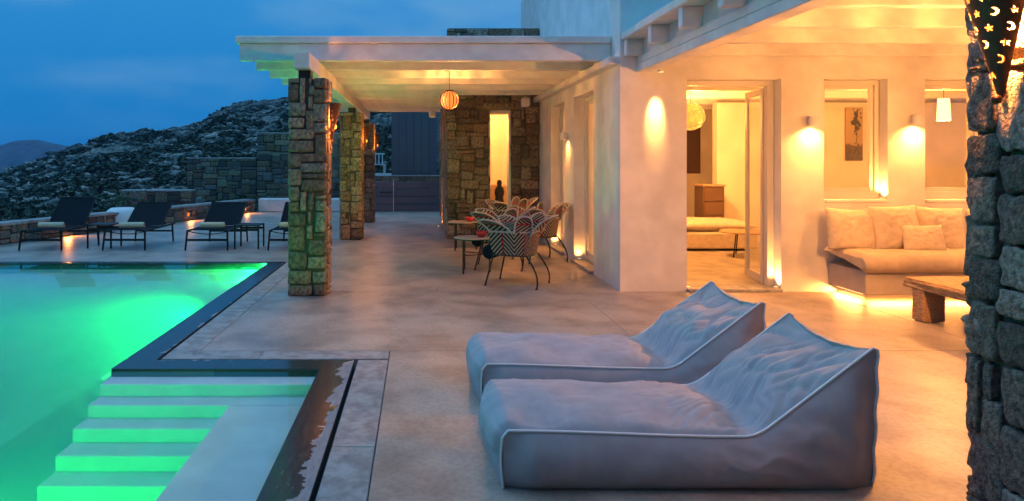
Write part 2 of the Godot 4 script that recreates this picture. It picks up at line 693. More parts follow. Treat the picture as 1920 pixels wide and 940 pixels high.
func column(label: String, x0: float, x1: float, d0: float, d1: float, h: float, cell: float, mats: Array, meshes: Array, faces := "flr") -> Node3D:
	var c := thing("stone_column", label, "column", Vector3((x0 + x1) * 0.5, 0, -(d0 + d1) * 0.5), 0, "stone columns of the pergolas")
	var hw := (x1 - x0) * 0.5
	var hd := (d1 - d0) * 0.5
	part("mortar_core", box(Vector3(-hw + 0.035, 0.0, -hd + 0.035), Vector3(hw - 0.035, h - 0.02, hd - 0.035)), M.mortar, c)
	var th := 0.14
	if "f" in faces:
		stone_face(c, Vector3(-hw, 0, hd), Vector3.RIGHT, Vector3.BACK, hw * 2, h, th, cell, mats, meshes, 0.012)
	if "b" in faces:
		stone_face(c, Vector3(hw, 0, -hd), Vector3.LEFT, Vector3.FORWARD, hw * 2, h, th, cell, mats, meshes, 0.012)
	if "r" in faces:
		stone_face(c, Vector3(hw, 0, hd - 0.10), Vector3.FORWARD, Vector3.RIGHT, hd * 2 - 0.12, h, th, cell, mats, meshes, 0.012)
	if "l" in faces:
		stone_face(c, Vector3(-hw, 0, -hd + 0.02), Vector3.BACK, Vector3.LEFT, hd * 2 - 0.12, h, th, cell, mats, meshes, 0.012)
	return c

# ---------------------------------------------------------------- main
func _ready() -> void:
	rng.seed = 7
	# camera: level, lens shifted as in the cropped photograph
	var cam := Camera3D.new()
	cam.name = "camera"
	cam.projection = Camera3D.PROJECTION_FRUSTUM
	cam.near = 0.1
	cam.far = 3000.0
	cam.size = 940.0 / F * cam.near
	cam.frustum_offset = Vector2((960.0 - CX) / F, -(470.0 - CY) / F) * cam.near
	cam.position = Vector3(0, EYE, 0)
	add_child(cam)
	cam.current = true
	# dusk sky
	var env := Environment.new()
	env.background_mode = Environment.BG_SKY
	env.tonemap_mode = Environment.TONE_MAPPER_LINEAR
	env.tonemap_exposure = 1.0
	env.sdfgi_enabled = true
	env.ssao_enabled = true
	env.ssil_enabled = true
	var sky := Sky.new()
	var sm := ProceduralSkyMaterial.new()
	sm.sky_top_color = lin(0.085, 0.44, 0.90)
	sm.sky_horizon_color = lin(0.005, 0.195, 0.54)
	sm.sky_curve = 0.46
	sm.ground_bottom_color = lin(0.03, 0.05, 0.08)
	sm.ground_horizon_color = lin(0.006, 0.18, 0.5)
	sm.sky_cover = cloud_cover()
	sm.sky_cover_modulate = Color(1, 1, 1, 1)
	sky.sky_material = sm
	env.sky = sky
	# thin evening haze over the bay
	env.fog_enabled = true
	env.fog_density = 0.0006
	env.volumetric_fog_enabled = true
	env.volumetric_fog_density = 0.0
	env.fog_light_color = Color(0.55, 0.78, 1.0)
	env.background_energy_multiplier = 1.0
	var we := WorldEnvironment.new()
	we.name = "world_environment"
	we.environment = env
	add_child(we)
	# afterglow of the sun that has set behind the camera: very broad and weak
	var sun := DirectionalLight3D.new()
	sun.name = "afterglow"
	sun.light_energy = 0.26
	sun.light_color = Color(0.74, 0.87, 1.0)
	sun.light_angular_distance = 40.0
	sun.shadow_enabled = true
	sun.sky_mode = DirectionalLight3D.SKY_MODE_LIGHT_ONLY
	add_child(sun)
	sun.transform = Transform3D(Basis.looking_at(Vector3(0.55, -1.0, 0.30), Vector3.FORWARD), Vector3(0, 20, 10))

	materials()
	for i in 8:
		stones_hi.append(stone_mesh(100 + i, 10, 0.5, 0.16))
		stones.append(stone_mesh(200 + i, 6, 0.62, 0.15))
		stones_lo.append(stone_mesh(300 + i, 4, 0.5, 0.13))
	terrain()
	terrace()
	pool()
	villa()
	stone_house()
	left_pergola()
	right_pergola()
	far_end()
	garden_walls()
	rear_wing()
	seating()
	loungers()
	woven_set()
	bean_bags()
	lamps()

func cloud_cover() -> ImageTexture:
	var im := Image.create(1024, 512, false, Image.FORMAT_RGBA8)
	var n := FastNoiseLite.new()
	n.seed = 45
	n.frequency = 1.0
	n.fractal_octaves = 5
	for y in 512:
		var el := (0.5 - (y + 0.5) / 512.0) * PI
		for x in 1024:
			var az := (x + 0.5) / 1024.0 * TAU
			var d := Vector3(cos(az) * cos(el), sin(el) * 3.2, sin(az) * cos(el))
			var v := n.get_noise_3d(d.x * 2.2, d.y * 2.6, d.z * 2.2)
			var c := smoothstep(-0.25, 0.5, v) * smoothstep(-0.02, 0.2, sin(el))
			im.set_pixel(x, y, Color(0.36, 0.36, 0.22, c * 0.9))
	return ImageTexture.create_from_image(im)

# ---------------------------------------------------------------- ground
var ridge := [[-1600, 420], [-500, 370], [-150, 352], [0, 336], [41, 322], [102, 303], [163, 284], [180, 274], [211, 262], [235, 267], [283, 257], [327, 253], [354, 246], [374, 243], [426, 212], [453, 203], [494, 201], [536, 197], [620, 192], [720, 178], [860, 172], [1100, 180], [1500, 190], [2200, 230]]
var hill_noise := FastNoiseLite.new()

func ridge_v(u: float) -> float:
	for i in ridge.size() - 1:
		if u <= ridge[i + 1][0]:
			return lerpf(ridge[i][1], ridge[i + 1][1], clampf((u - ridge[i][0]) / (ridge[i + 1][0] - ridge[i][0]), 0, 1))
	return ridge[-1][1]

# foot of the slope just outside the terrace walls, as a depth for each direction
func foot_depth(u: float) -> float:
	var k := (u - CX) / F
	# parapet line x = -8.25 + (d - 13.45) * 0.346
	if k < -0.10:
		var d := (-8.65 - 13.45 * 0.346) / (k - 0.346)
		return clampf(d, 4.0, 27.0)
	return 27.0

func hill_point(u: float, t: float) -> Vector3:
	var d0 := foot_depth(u)
	var d1 := 78.0
	var d := lerpf(d0, d1, t)
	var top := at(u, ridge_v(u), d1).y
	var k := clampf((u - 150.0) / 400.0, 0.0, 1.0)
	var low := lerpf(-0.9, -0.1, k)
	var y := lerpf(low, top, pow(t, lerpf(1.05, 0.85, k)))
	var x := (u - CX) / F * d
	var amp := 0.9 * smoothstep(0.0, 0.25, t) * (1.0 - 0.85 * smoothstep(0.9, 1.0, t))
	y += hill_noise.get_noise_2d(x * 1.0, d) * amp
	return Vector3(x, y, -d)

func terrain() -> void:
	hill_noise.seed = 3
	hill_noise.frequency = 0.09
	hill_noise.fractal_octaves = 4
	# wide ground sheet below everything
	var st := tool()
	quad(st, Vector3(-2500, -3.2, -2500), Vector3(2500, -3.2, -2500), Vector3(2500, -3.2, 500), Vector3(-2500, -3.2, 500), Vector3.UP)
	structure("ground", done(st), M.soil)
	st = tool()
	var g := []
	var nu := 170
	var nt := 60
	for i in nu + 1:
		var u := lerpf(-1500.0, 2100.0, float(i) / nu)
		var row := []
		row.append(hill_point(u, 0.0) + Vector3(0, -2.5, 0))
		for j in nt + 1:
			row.append(hill_point(u, float(j) / nt))
		var e := hill_point(u, 1.0)
		row.append(e * Vector3(1.15, 1, 1.15) - Vector3(0, 2.5, 0))
		row.append(e * Vector3(1.6, 0, 1.6) - Vector3(0, 6, 0))
		g.append(row)
	sheet(st, g)
	structure("hill", done(st), M.soil)
	# hill on the far shore
	st = tool()
	g = []
	var far := [[-700, 300], [-300, 285], [-100, 290], [0, 272], [30, 264], [60, 262], [75, 263], [95, 268], [130, 275], [200, 282], [300, 292], [500, 300]]
	for i in far.size():
		var row := []
		for k in 7:
			var t := k / 6.0
			var p := at(far[i][0], lerpf(330.0, far[i][1], sqrt(t)), 620.0 + 60.0 * t)
			p.x += hill_noise.get_noise_2d(i * 50.0, k * 40.0) * 3.0
			p.y += hill_noise.get_noise_2d(i * 70.0 + 9.0, k * 60.0) * 1.2 * (1.0 - t)
			row.append(p)
		row.append(at(far[i][0], 330, 760.0))
		g.append(row)
	sheet(st, g)
	structure("far_hill", done(st), M.far_hill)
	var lamp := thing("distant_lamp", "tiny bright lamp on the crest of the far blue hill", "lamp", at(88, 268.2, 680.0))
	var b := SphereMesh.new()
	b.radius = 0.7
	b.height = 1.4
	b.radial_segments = 12
	b.rings = 6
	part("bulb", b, M.warm_glow, lamp)
	# boulders
	var rocks := []
	for i in 10:
		rocks.append(rock_mesh(500 + i))
	var rm := stone_mats("rock", 3)
	for i in 290:
		var u := rng.randf_range(-30.0, 760.0)
		if rng.randf() < 0.3:
			u = rng.randf_range(300.0, 560.0)
		var t := pow(rng.randf(), 1.35)
		if i % 5 == 0:
			t = rng.randf_range(0.86, 1.0)
		if u > 560.0 and t < 0.2:
			t += 0.3
		var p := hill_point(u, t)
		var s := rng.randf_range(0.4, 0.95) * lerpf(0.55, 1.9, t)
		if rng.randf() < 0.10:
			s *= 1.5
		var o := MeshInstance3D.new()
		o.name = numbered("boulder")
		o.mesh = rocks[rng.randi() % 10]
		o.material_override = rm[rng.randi() % 3]
		var bs := Basis(Vector3.UP, rng.randf_range(-0.5, 0.5)) * Basis(Vector3.BACK, rng.randf_range(0.05, 0.4)) * Basis(Vector3.RIGHT, rng.randf_range(-0.2, 0.3))
		o.transform = Transform3D(bs.scaled_local(Vector3(s * rng.randf_range(1.3, 2.6), s * rng.randf_range(0.55, 1.0), s * rng.randf_range(0.9, 1.5))), p + Vector3(0, s * 0.08, 0))
		add_child(o)
		tag(o, "weathered grey granite boulder lying among scrub on the hillside", "boulder", "boulders on the hillside")
	# smaller rubble and scrub, countless
	var mm := MultiMesh.new()
	mm.transform_format = MultiMesh.TRANSFORM_3D
	mm.mesh = rocks[3]
	mm.instance_count = 5200
	for i in 5200:
		var u := rng.randf_range(-60.0, 800.0)
		var t := pow(rng.randf(), 1.5)
		var p := hill_point(u, t)
		var s := rng.randf_range(0.18, 0.75) * lerpf(0.5, 1.7, t)
		var bs := Basis(Vector3.UP, rng.randf() * TAU) * Basis(Vector3.BACK, rng.randf_range(-0.3, 0.5))
		mm.set_instance_transform(i, Transform3D(bs.scaled_local(Vector3(s * 1.6, s * 0.8, s)), p + Vector3(0, s * 0.1, 0)))
	var mi := MultiMeshInstance3D.new()
	mi.name = "hill_rubble"
	mi.multimesh = mm
	mi.material_override = M.rock1
	add_child(mi)
	mi.set_meta("kind", "stuff")
	tag(mi, "loose grey rubble scattered over the hillside", "rubble")
	# scrub: clumps of small upright leaves
	var bush := tool()
	for i in 90:
		var a := rng.randf() * TAU
		var r := sqrt(rng.randf()) * 0.5
		var h := (1.0 - r * r * 2.2) * rng.randf_range(0.3, 0.62)
		var p := Vector3(cos(a) * r, h, sin(a) * r)
		var d := Vector3(rng.randf_range(-1, 1), rng.randf_range(0.2, 1.2), rng.randf_range(-1, 1)).normalized() * 0.16
		var sd := d.cross(Vector3(rng.randf() - 0.5, rng.randf() - 0.5, rng.randf() - 0.5)).normalized() * 0.07
		quad(bush, p - d, p + sd, p + d, p - sd, Vector3.UP)
	var sb := MultiMesh.new()
	sb.transform_format = MultiMesh.TRANSFORM_3D
	sb.mesh = done(bush)
	sb.instance_count = 3600
	for i in 3600:
		var u := rng.randf_range(-60.0, 800.0)
		var t := pow(rng.randf(), 1.3) * 0.98
		var p := hill_point(u, t)
		var s := rng.randf_range(0.5, 1.2) * lerpf(0.7, 1.7, t)
		sb.set_instance_transform(i, Transform3D(Basis(Vector3.UP, rng.randf() * TAU).scaled_local(Vector3(s * 1.4, s * 0.7, s * 1.2)), p))
	var sbi := MultiMeshInstance3D.new()
	sbi.name = "hill_scrub"
	sbi.multimesh = sb
	sbi.material_override = M.scrub
	add_child(sbi)
	sbi.set_meta("kind", "stuff")
	tag(sbi, "low dark thorny scrub growing between the hillside rocks", "scrub")

func terrace() -> void:
	var t := group_structure("terrace")
	var slabs := [
		[-1.897, 2.0, 5.933, 8.597], [2.003, 5.067, 5.933, 8.597], [5.073, 14.0, 5.933, 8.597],
		[-1.897, 14.0, 8.603, 22.3],
		[-0.247, 5.067, -3.0, 5.927], [5.073, 14.0, -3.0, 5.927]]
	for s in slabs:
		part("floor_slab", dbox(s[0], s[1], -0.2, 0.0, s[2], s[3], 0.003), M.concrete, t)
	# lounger deck, bounded by the slanting parapet
	var st := tool()
	var poly := [Vector3(-1.903, 0, -11.2), Vector3(-9.03, 0, -11.2), Vector3(-5.19, 0, -22.3), Vector3(-1.903, 0, -22.3)]
	quad(st, poly[0], poly[1], poly[2], poly[3], Vector3.UP)
	for i in 4:
		var a: Vector3 = poly[i]
		var b: Vector3 = poly[(i + 1) % 4]
		quad(st, a, b, b - Vector3(0, 0.2, 0), a - Vector3(0, 0.2, 0), (a + b) * 0.5 - Vector3(-4.5, 0, -16))
	part("floor_slab", done(st), M.concrete, t)
	# light concrete edging beside the overflow slot
	var d := 5.933
	while d < 11.1:
		var e := minf(d + 1.3, 11.19)
		part("edging_slab", dbox(-2.150, -1.903, -0.12, 0.0, d, e - 0.003, 0.004), M.concrete_strip, t)
		d = e
	for s in [[-2.150, -1.345], [-1.342, -0.253]]:
		part("edging_slab", dbox(s[0], s[1], -0.12, 0.0, 5.690, 5.927, 0.004), M.concrete_strip, t)
	d = 0.5
	while d < 5.6:
		var e := minf(d + 1.72, 5.687)
		part("edging_slab", dbox(-0.503, -0.253, -0.12, 0.0, d, e - 0.003, 0.004), M.concrete_strip, t)
		d = e

func coping_slab(parent: Node, p00: Vector3, p10: Vector3, p11: Vector3, p01: Vector3, v0: float, v1: float, m: Material) -> void:
	# u from water (p0x) to slot (p1x)
	var st := tool()
	var pts := [[p00, Vector2(0, v0)], [p10, Vector2(1, v0)], [p11, Vector2(1, v1)], [p01, Vector2(0, v1)]]
	var order := [0, 1, 2, 0, 2, 3]
	if (p11 - p00).cross(p10 - p00).y < 0.0:
		order = [0, 2, 1, 0, 3, 2]
	for k in order:
		st.set_uv(pts[k][1])
		st.add_vertex(pts[k][0])
	var c := (p00 + p10 + p11 + p01) * 0.25
	for i in 4:
		var a: Vector3 = pts[i][0]
		var b: Vector3 = pts[(i + 1) % 4][0]
		st.set_uv(Vector2(0.05, v0))
		quad(st, a, b, b - Vector3(0, 0.1, 0), a - Vector3(0, 0.1, 0), (a + b) * 0.5 - c)
	part("coping_slab", done(st), m, parent)

func pool() -> void:
	var p := group_structure("pool")
	var bottom := -1.0
	var xl := -10.0
	var near := 1.0
	# basin: floor, walls
	var st := tool()
	var fl := []
	for i in 41:
		var z := lerpf(11.0, near, i / 40.0)
		var row := []
		for j in 2:
			row.append(Vector3(xl if j == 0 else -0.79, lerpf(-0.16, bottom, smoothstep(0.0, 1.0, clampf((11.0 - z) / 4.2, 0.0, 1.0))), -z))
		fl.append(row)
	sheet(st, fl, false)
	part("pool_floor", done(st), M.pool_plaster, p)
	part("pool_wall", dbox(xl - 0.3, -2.44, bottom, -0.101, 11.0, 11.18), M.pool_plaster, p)
	part("pool_wall", dbox(-2.44, -2.2, bottom, -0.101, 5.42, 11.18), M.pool_plaster, p)
	part("pool_wall", dbox(-2.44, -0.55, bottom, -0.101, 5.415, 5.66), M.pool_plaster, p)
	part("pool_wall", dbox(-0.79, -0.55, bottom, -0.101, near, 5.415), M.pool_plaster, p)
	part("pool_wall", dbox(xl - 0.3, -0.79, bottom, -0.03, near - 0.3, near), M.pool_plaster, p)
	part("pool_wall", dbox(xl - 0.3, xl, bottom, -0.03, near, 11.0), M.pool_plaster, p)
	# steps descending towards the camera, and the bench along the right
	var edges := [[5.22, -0.06], [5.02, -0.15], [4.805, -0.238], [4.573, -0.33], [4.356, -0.43], [4.13, -0.53], [3.90, -0.63], [3.67, -0.73]]
	var back := 5.415
	for i in edges.size():
		var right := -0.79 if i < 2 else -1.40
		part("pool_step", dbox(-2.44, right, bottom, edges[i][1], edges[i][0], back, 0.008), M.pool_plaster, p)
		back = edges[i][0]
	part("pool_bench", dbox(-1.40, -0.79, bottom, -0.15, near, 5.02, 0.008), M.pool_plaster, p)
	# coping: mitred at the corners
	var y := 0.0
	var g := 0.0015
	var d := 11.0
	var far_o := 11.17
	# along the main basin (water at x -2.44, slot at -2.18)
	var cuts := [5.415, 6.6, 7.8, 9.0, 10.1, 11.0]
	for i in 5:
		var a: float = cuts[i]
		var b: float = cuts[i + 1]
		var a_in := a
		var a_out := a if i > 0 else 5.66
		var b_out := b if i < 4 else 11.17
		coping_slab(p, Vector3(-2.44, y, -a_in - g), Vector3(-2.18, y, -a_out - g), Vector3(-2.18, y, -b_out + g), Vector3(-2.44, y, -b + g), i * 0.2, i * 0.2 + 0.2, M.coping1)
	# far side of the main basin
	var xs := [-2.44, -4.4, -6.4, -8.4, -10.0]
	for i in 4:
		coping_slab(p, Vector3(xs[i] - g, y, -11.0), Vector3((xs[i] if i > 0 else -2.18) - g, y, -11.17), Vector3(xs[i + 1] + g, y, -11.17), Vector3(xs[i + 1] + g, y, -11.0), i * 0.25, i * 0.25 + 0.25, M.coping1)
	# behind the steps
	var ax := [-2.44, -1.62, -0.79]
	for i in 2:
		coping_slab(p, Vector3(ax[i] + g, y, -5.415), Vector3((ax[i] if i > 0 else -2.18) + g, y, -5.66), Vector3((ax[i + 1] if i < 1 else -0.535) - g, y, -5.66), Vector3(ax[i + 1] - g, y, -5.415), i * 0.4, i * 0.4 + 0.4, M.coping1)
	# right of the bench
	var bz := [5.415, 4.3, 3.2, 2.1, 1.0]
	for i in 4:
		coping_slab(p, Vector3(-0.79, y, -bz[i] + g), Vector3(-0.535, y, -(bz[i] if i > 0 else 5.66) + g), Vector3(-0.535, y, -bz[i + 1] - g), Vector3(-0.79, y, -bz[i + 1] - g), i * 0.25, i * 0.25 + 0.25, M.coping0)
	# overflow slot
	st = tool()
	dbx(st, -2.18, -2.15, -0.2, -0.09, 5.69, 11.2)
	dbx(st, -2.18, -0.503, -0.2, -0.09, 5.66, 5.69)
	dbx(st, -0.535, -0.503, -0.2, -0.09, 0.6, 5.66)
	dbx(st, -10.0, -2.18, -0.2, -0.09, 11.17, 11.2)
	part("overflow_slot", done(st), M.channel, p)
	# water, level with the coping
	st = tool()
	var wy := -0.012
	quad(st, Vector3(xl, wy, -11.0), Vector3(-2.44, wy, -11.0), Vector3(-2.44, wy, -near), Vector3(xl, wy, -near), Vector3.UP)
	quad(st, Vector3(-2.44, wy, -5.415), Vector3(-0.79, wy, -5.415), Vector3(-0.79, wy, -near), Vector3(-2.44, wy, -near), Vector3.UP)
	structure("pool_water", done(st), M.water)
	# the body of the water: takes the red out of light with depth and scatters the rest
	var fm := FogMaterial.new()
	fm.density = 0.5
	fm.albedo = Color(0.05, 0.95, 0.87)
	for q in [[xl, -2.44, near, 11.0], [-2.44, -0.79, near, 5.415]]:
		var fv := FogVolume.new()
		fv.name = numbered("pool_water_body")
		fv.shape = RenderingServer.FOG_VOLUME_SHAPE_BOX
		fv.size = Vector3(q[1] - q[0], -0.016 - bottom, q[3] - q[2])
		fv.position = Vector3((q[0] + q[1]) * 0.5, (bottom - 0.016) * 0.5, -(q[2] + q[3]) * 0.5)
		fv.material = fm
		add_child(fv)
		fv.set_meta("kind", "structure")
	# underwater lamps in the walls: disc fitting and light
	var spots := [
		["green pool lamp under the coping of the long terrace edge", Vector3(-2.44, -0.30, -8.2), Vector3(-1, -0.22, 0.12), 20.0, 82.0],
		["green pool lamp in the corner nearest the first stone column", Vector3(-2.44, -0.16, -10.5), Vector3(-1, -0.10, 0.05), 5.5, 360.0],
		["green pool lamp in the near wall facing the pool steps", Vector3(-2.5, -0.16, -1.02), Vector3(0.12, -0.27, -1), 120.0, 29.0],
		["green pool lamp in the near wall of the open basin", Vector3(-5.6, -0.30, -1.02), Vector3(0.0, -0.36, -1), 150.0, 34.0],
		["green pool lamp in the outer wall opposite the steps", Vector3(-9.98, -0.30, -4.6), Vector3(1, -0.48, 0), 260.0, 38.0],
		["green pool lamp in the outer wall near the loungers", Vector3(-9.98, -0.30, -8.8), Vector3(1, -0.46, 0), 300.0, 39.0]]
	var disc := tool()
	lathe(disc, [[0.0, 0.012], [0.07, 0.012], [0.085, 0.006], [0.11, 0.006], [0.12, 0.0]], 24)
	var dm := done(disc)
	for s in spots:
		var l := thing("pool_lamp", s[0], "pool lamp", s[1], 0, "underwater pool lamps")
		var n: Vector3 = Vector3(roundf(s[2].x), 0, roundf(s[2].z)).normalized()
		var b := Basis(Quaternion(Vector3.UP, n))
		part("lens", dm, M.pool_glow, l, Transform3D(b, Vector3.ZERO))
		if s[4] > 180.0:
			omni(l, n * 0.13, s[3], GREEN, 0.08)
		else:
			spot(l, n * 0.05, s[2], s[4], s[3], GREEN, 0.08)

# ---------------------------------------------------------------- villa
func window_unit(parent: Node, called: String, x0: float, x1: float, y0: float, y1: float, xf: Transform3D, sashes := 1, low := 0.07) -> void:
	# frame in the local plane z = 0, facing +z
	var w := holder(called, parent)
	w.transform = xf
	var t := 0.06
	for r in [[x0, x0 + t, y0, y1], [x1 - t, x1, y0, y1]]:
		part("frame_post", box(Vector3(r[0], r[2], -0.04), Vector3(r[1], r[3], 0.03), 0.004), M.frame, w)
	part("frame_rail", box(Vector3(x0 + t, y1 - t, -0.04), Vector3(x1 - t, y1, 0.03), 0.004), M.frame, w)
	part("frame_rail", box(Vector3(x0 + t, y0, -0.04), Vector3(x1 - t, y0 + low, 0.03), 0.004), M.frame, w)
	var iw := (x1 - x0 - 2 * t) / sashes
	for s in sashes:
		var a := x0 + t + s * iw + 0.003
		var b := a + iw - 0.006
		var z: float = -0.005 if s % 2 == 0 else -0.02
		var q := 0.05
		for r in [[a, a + q, y0 + low, y1 - t], [b - q, b, y0 + low, y1 - t], [a + q, b - q, y0 + low, y0 + low + q], [a + q, b - q, y1 - t - q, y1 - t]]:
			part("sash_bar", box(Vector3(r[0], r[2], z - 0.03), Vector3(r[1], r[3], z + 0.012), 0.004), M.frame, w)
		part("pane", box(Vector3(a + q, y0 + low + q, z - 0.010), Vector3(b - q, y1 - t - q, z - 0.006)), M.glass, w)

func villa() -> void:
	var v := thing("villa", "white plastered villa with open glass door and square windows", "house", Vector3(2.545, 0, -8.62))
	var off := Transform3D(Basis(), -Vector3(2.545, 0, -8.62))
	# front wall, openings: door and two windows
	var st := tool()
	var holes := [[3.387, 4.58, 0.0, 2.69], [5.118, 5.926, 1.125, 2.69], [6.397, 7.205, 1.125, 2.69], [7.68, 8.48, 1.125, 2.69]]
	plate(st, 2.545, 14.0, 0.0, 5.6, 0.32, holes, Transform3D(Basis(), Vector3(0, 0, -8.62)))
	part("front_wall", done(st), M.plaster, v, off)
	# terrace-side wall with two tall openings
	st = tool()
	var turn := Basis(Vector3.UP, -PI / 2)   # local x -> -? see below
	# local x runs along depth: position = (2.545, y, -x), outward -X
	var side := Transform3D(Basis(Vector3(0, 0, -1), Vector3(0, 1, 0), Vector3(-1, 0, 0)), Vector3(2.545, 0, 0))
	plate(st, 8.94, 17.0, 0.0, 5.6, 0.32, [[9.93, 11.19, 0.0, 2.69], [11.93, 13.13, 0.0, 2.69]], side)
	part("side_wall", done(st), M.plaster, v, off)
	st = tool()
	dbx(st, 2.86, 14.0, 5.3, 5.5, 8.94, 17.0)
	part("roof", done(st), M.plaster, v, off)
	# rooms
	part("inside_floor", dbox(2.865, 13.7, -0.15, 0.03, 8.945, 17.0), M.inside_floor, v, off)
	part("ceiling", dbox(2.868, 13.7, 2.95, 3.15, 8.945, 17.0), M.plaster, v, off)
	for i in 5:
		part("ceiling_beam", dbox(3.0, 13.6, 2.81, 2.95, 9.8 + i * 1.4, 9.92 + i * 1.4, 0.01), M.paint, v, off)
	part("inside_wall", dbox(2.868, 13.7, 0.03, 2.95, 16.3, 16.5), M.inside_wall, v, off)
	part("inside_wall", dbox(5.9, 13.7, 0.03, 2.808, 13.5, 13.7), M.inside_wall, v, off)
	part("inside_wall", dbox(13.5, 13.7, 0.03, 2.808, 8.945, 13.49), M.inside_wall, v, off)
	# plinth steps at openings
	for r in [[9.93, 11.19], [11.93, 13.13]]:
		part("threshold", dbox(2.49, 2.86, 0.0, 0.045, r[0] + 0.004, r[1] - 0.004, 0.006), M.concrete_strip, v, off)
	part("threshold", dbox(3.391, 4.576, 0.0, 0.04, 8.56, 8.935, 0.006), M.concrete_strip, v, off)
	# windows of the front
	for h in [holes[1], holes[2], holes[3]]:
		part("window_sill", dbox(h[0] + 0.004, h[1] - 0.004, 1.126, 1.165, 8.60, 8.80, 0.008), M.plaster, v, off)
		window_unit(v, "window", h[0] + 0.004, h[1] - 0.004, 1.167, 2.686, off * Transform3D(Basis(), Vector3(0, 0, -8.80)), 1, 0.09)
	# door frame
	var df := holder("door_frame", v)
	df.transform = off
	part("frame_post", dbox(3.391, 3.45, 0.04, 2.62, 8.79, 8.88, 0.005), M.frame, df)
	part("frame_post", dbox(4.49, 4.576, 0.04, 2.62, 8.79, 8.88, 0.005), M.frame, df)
	part("frame_rail", dbox(3.391, 4.576, 2.62, 2.687, 8.79, 8.88, 0.005), M.frame, df)
	# folded leaf, hinged at the right post and swung inwards
	var leaf := holder("door_leaf", v)
	leaf.transform = off * Transform3D(Basis(Vector3.UP, deg_to_rad(82.0)), Vector3(4.50, 0.05, -8.89))
	var w := 0.68
	var hgt := 2.55
	for r in [[0.0, 0.08, 0.0, hgt], [w - 0.08, w, 0.0, hgt], [0.08, w - 0.08, 0.0, 0.11], [0.08, w - 0.08, hgt - 0.08, hgt]]:
		part("leaf_bar", box(Vector3(r[0], r[2], -0.022), Vector3(r[1], r[3], 0.022), 0.005), M.frame, leaf)
	part("pane", box(Vector3(0.08, 0.11, -0.004), Vector3(w - 0.08, hgt - 0.08, 0.004)), M.glass, leaf)
	# side doors: glass units set back in the reveal
	for r in [[9.93, 11.19], [11.93, 13.13]]:
		var xf := off * Transform3D(Basis(Vector3(0, 0, -1), Vector3(0, 1, 0), Vector3(-1, 0, 0)), Vector3(2.545 + 0.2, 0, 0))
		window_unit(v, "glass_door", r[0] + 0.004, r[1] - 0.004, 0.047, 2.686, xf, 2, 0.06)
	# ---- furniture seen through the openings
	var p := thing("picture", "framed dark tree picture on the inside wall behind the window", "picture", Vector3(8.60, 1.66, -13.49))
	st = tool()
	for q in [[-0.17, 0.0, Vector2(0, 1)], [0.17, 0.0, Vector2(1, 1)], [0.17, 1.04, Vector2(1, 0)], [-0.17, 0.0, Vector2(0, 1)], [0.17, 1.04, Vector2(1, 0)], [-0.17, 1.04, Vector2(0, 0)]]:
		st.set_uv(q[2])
		st.add_vertex(Vector3(q[0], q[1], 0.013))
	part("print", done(st), M.picture_print, p)
	part("board", box(Vector3(-0.175, -0.005, -0.008), Vector3(0.175, 1.045, 0.012), 0.003), M.dark_wood, p)
	p = thing("picture", "dark abstract picture beyond the open door, under the round lamp", "picture", Vector3(6.6, 1.35, -16.29))
	part("board", box(Vector3(-0.55, 0, -0.008), Vector3(0.12, 1.1, 0.02), 0.003), M.dark_wood, p)
	var dr := thing("dresser", "tall narrow wooden dresser beside the inside partition", "dresser", Vector3(5.64, 0.03, -13.25))
	part("body", box(Vector3(-0.20, 0.0, -0.22), Vector3(0.20, 1.13, 0.22), 0.01), M.dark_wood, dr)
	part("top", box(Vector3(-0.22, 1.132, -0.24), Vector3(0.22, 1.165, 0.24), 0.006), M.wood, dr)
	for i in 4:
		part("drawer", box(Vector3(-0.18, 0.06 + i * 0.265, 0.222), Vector3(0.18, 0.30 + i * 0.265, 0.235), 0.004), M.dark_wood, dr)
	var db := thing("daybed", "low linen daybed inside the open glass door", "daybed", Vector3(5.35, 0.03, -12.7))
	part("base", box(Vector3(-0.75, 0.04, -0.45), Vector3(0.75, 0.34, 0.45), 0.03), M.linen, db)
	part("mattress", cushion(1.54, 0.94, 0.24, 21), M.linen, db, Transform3D(Basis(Vector3.RIGHT, -PI / 2), Vector3(0, 0.44, 0)))
	var ct := thing("coffee_table", "round wooden coffee table on thin legs beside the daybed", "table", Vector3(5.55, 0.03, -11.6))
	st = tool()
	lathe(st, [[0.0, 0.43], [0.40, 0.43], [0.41, 0.42], [0.40, 0.405], [0.0, 0.405]], 32, Vector3.ZERO, false)
	part("top", done(st), M.wood, ct)
	for i in 3:
		var a := TAU * i / 3.0 + 0.5
		st = tool()
		tube(st, [Vector3(cos(a) * 0.25, 0.405, sin(a) * 0.25), Vector3(cos(a) * 0.32, 0.0, sin(a) * 0.32)], 0.011)
		part("leg", done(st), M.black_metal, ct)
	# round woven pendant
	var ball := thing("ball_pendant", "glowing round woven pendant lamp inside the open door", "pendant lamp", Vector3(4.78, 2.43, -12.0))
	var sp := SphereMesh.new()
	sp.radius = 0.24
	sp.height = 0.48
	part("lamp_shade", sp, M.paper_glow, ball)
	for i in 26:
		var pts := []
		var ax := Vector3(rng.randf() - 0.5, rng.randf() - 0.5, rng.randf() - 0.5).normalized()
		var o := ax.cross(Vector3.UP).normalized()
		var q := ax.cross(o)
		for k in 25:
			pts.append((o * cos(TAU * k / 24) + q * sin(TAU * k / 24)) * 0.243)
		st = tool()
		tube(st, pts, 0.003, 5, false)
		part("strand", done(st), M.linen, ball)
	st = tool()
	tube(st, [Vector3(0, 0.24, 0), Vector3(0, 0.52, 0)], 0.005, 6)
	part("cord", done(st), M.black_metal, ball)
	omni(ball, Vector3.ZERO, 15.0, WARM, 0.12)
	# pendant seen through the second window
	var wl := thing("shade_pendant", "tapered glowing pendant lamp hanging behind the second window", "pendant lamp", Vector3(8.08, 2.27, -10.5))
	st = tool()
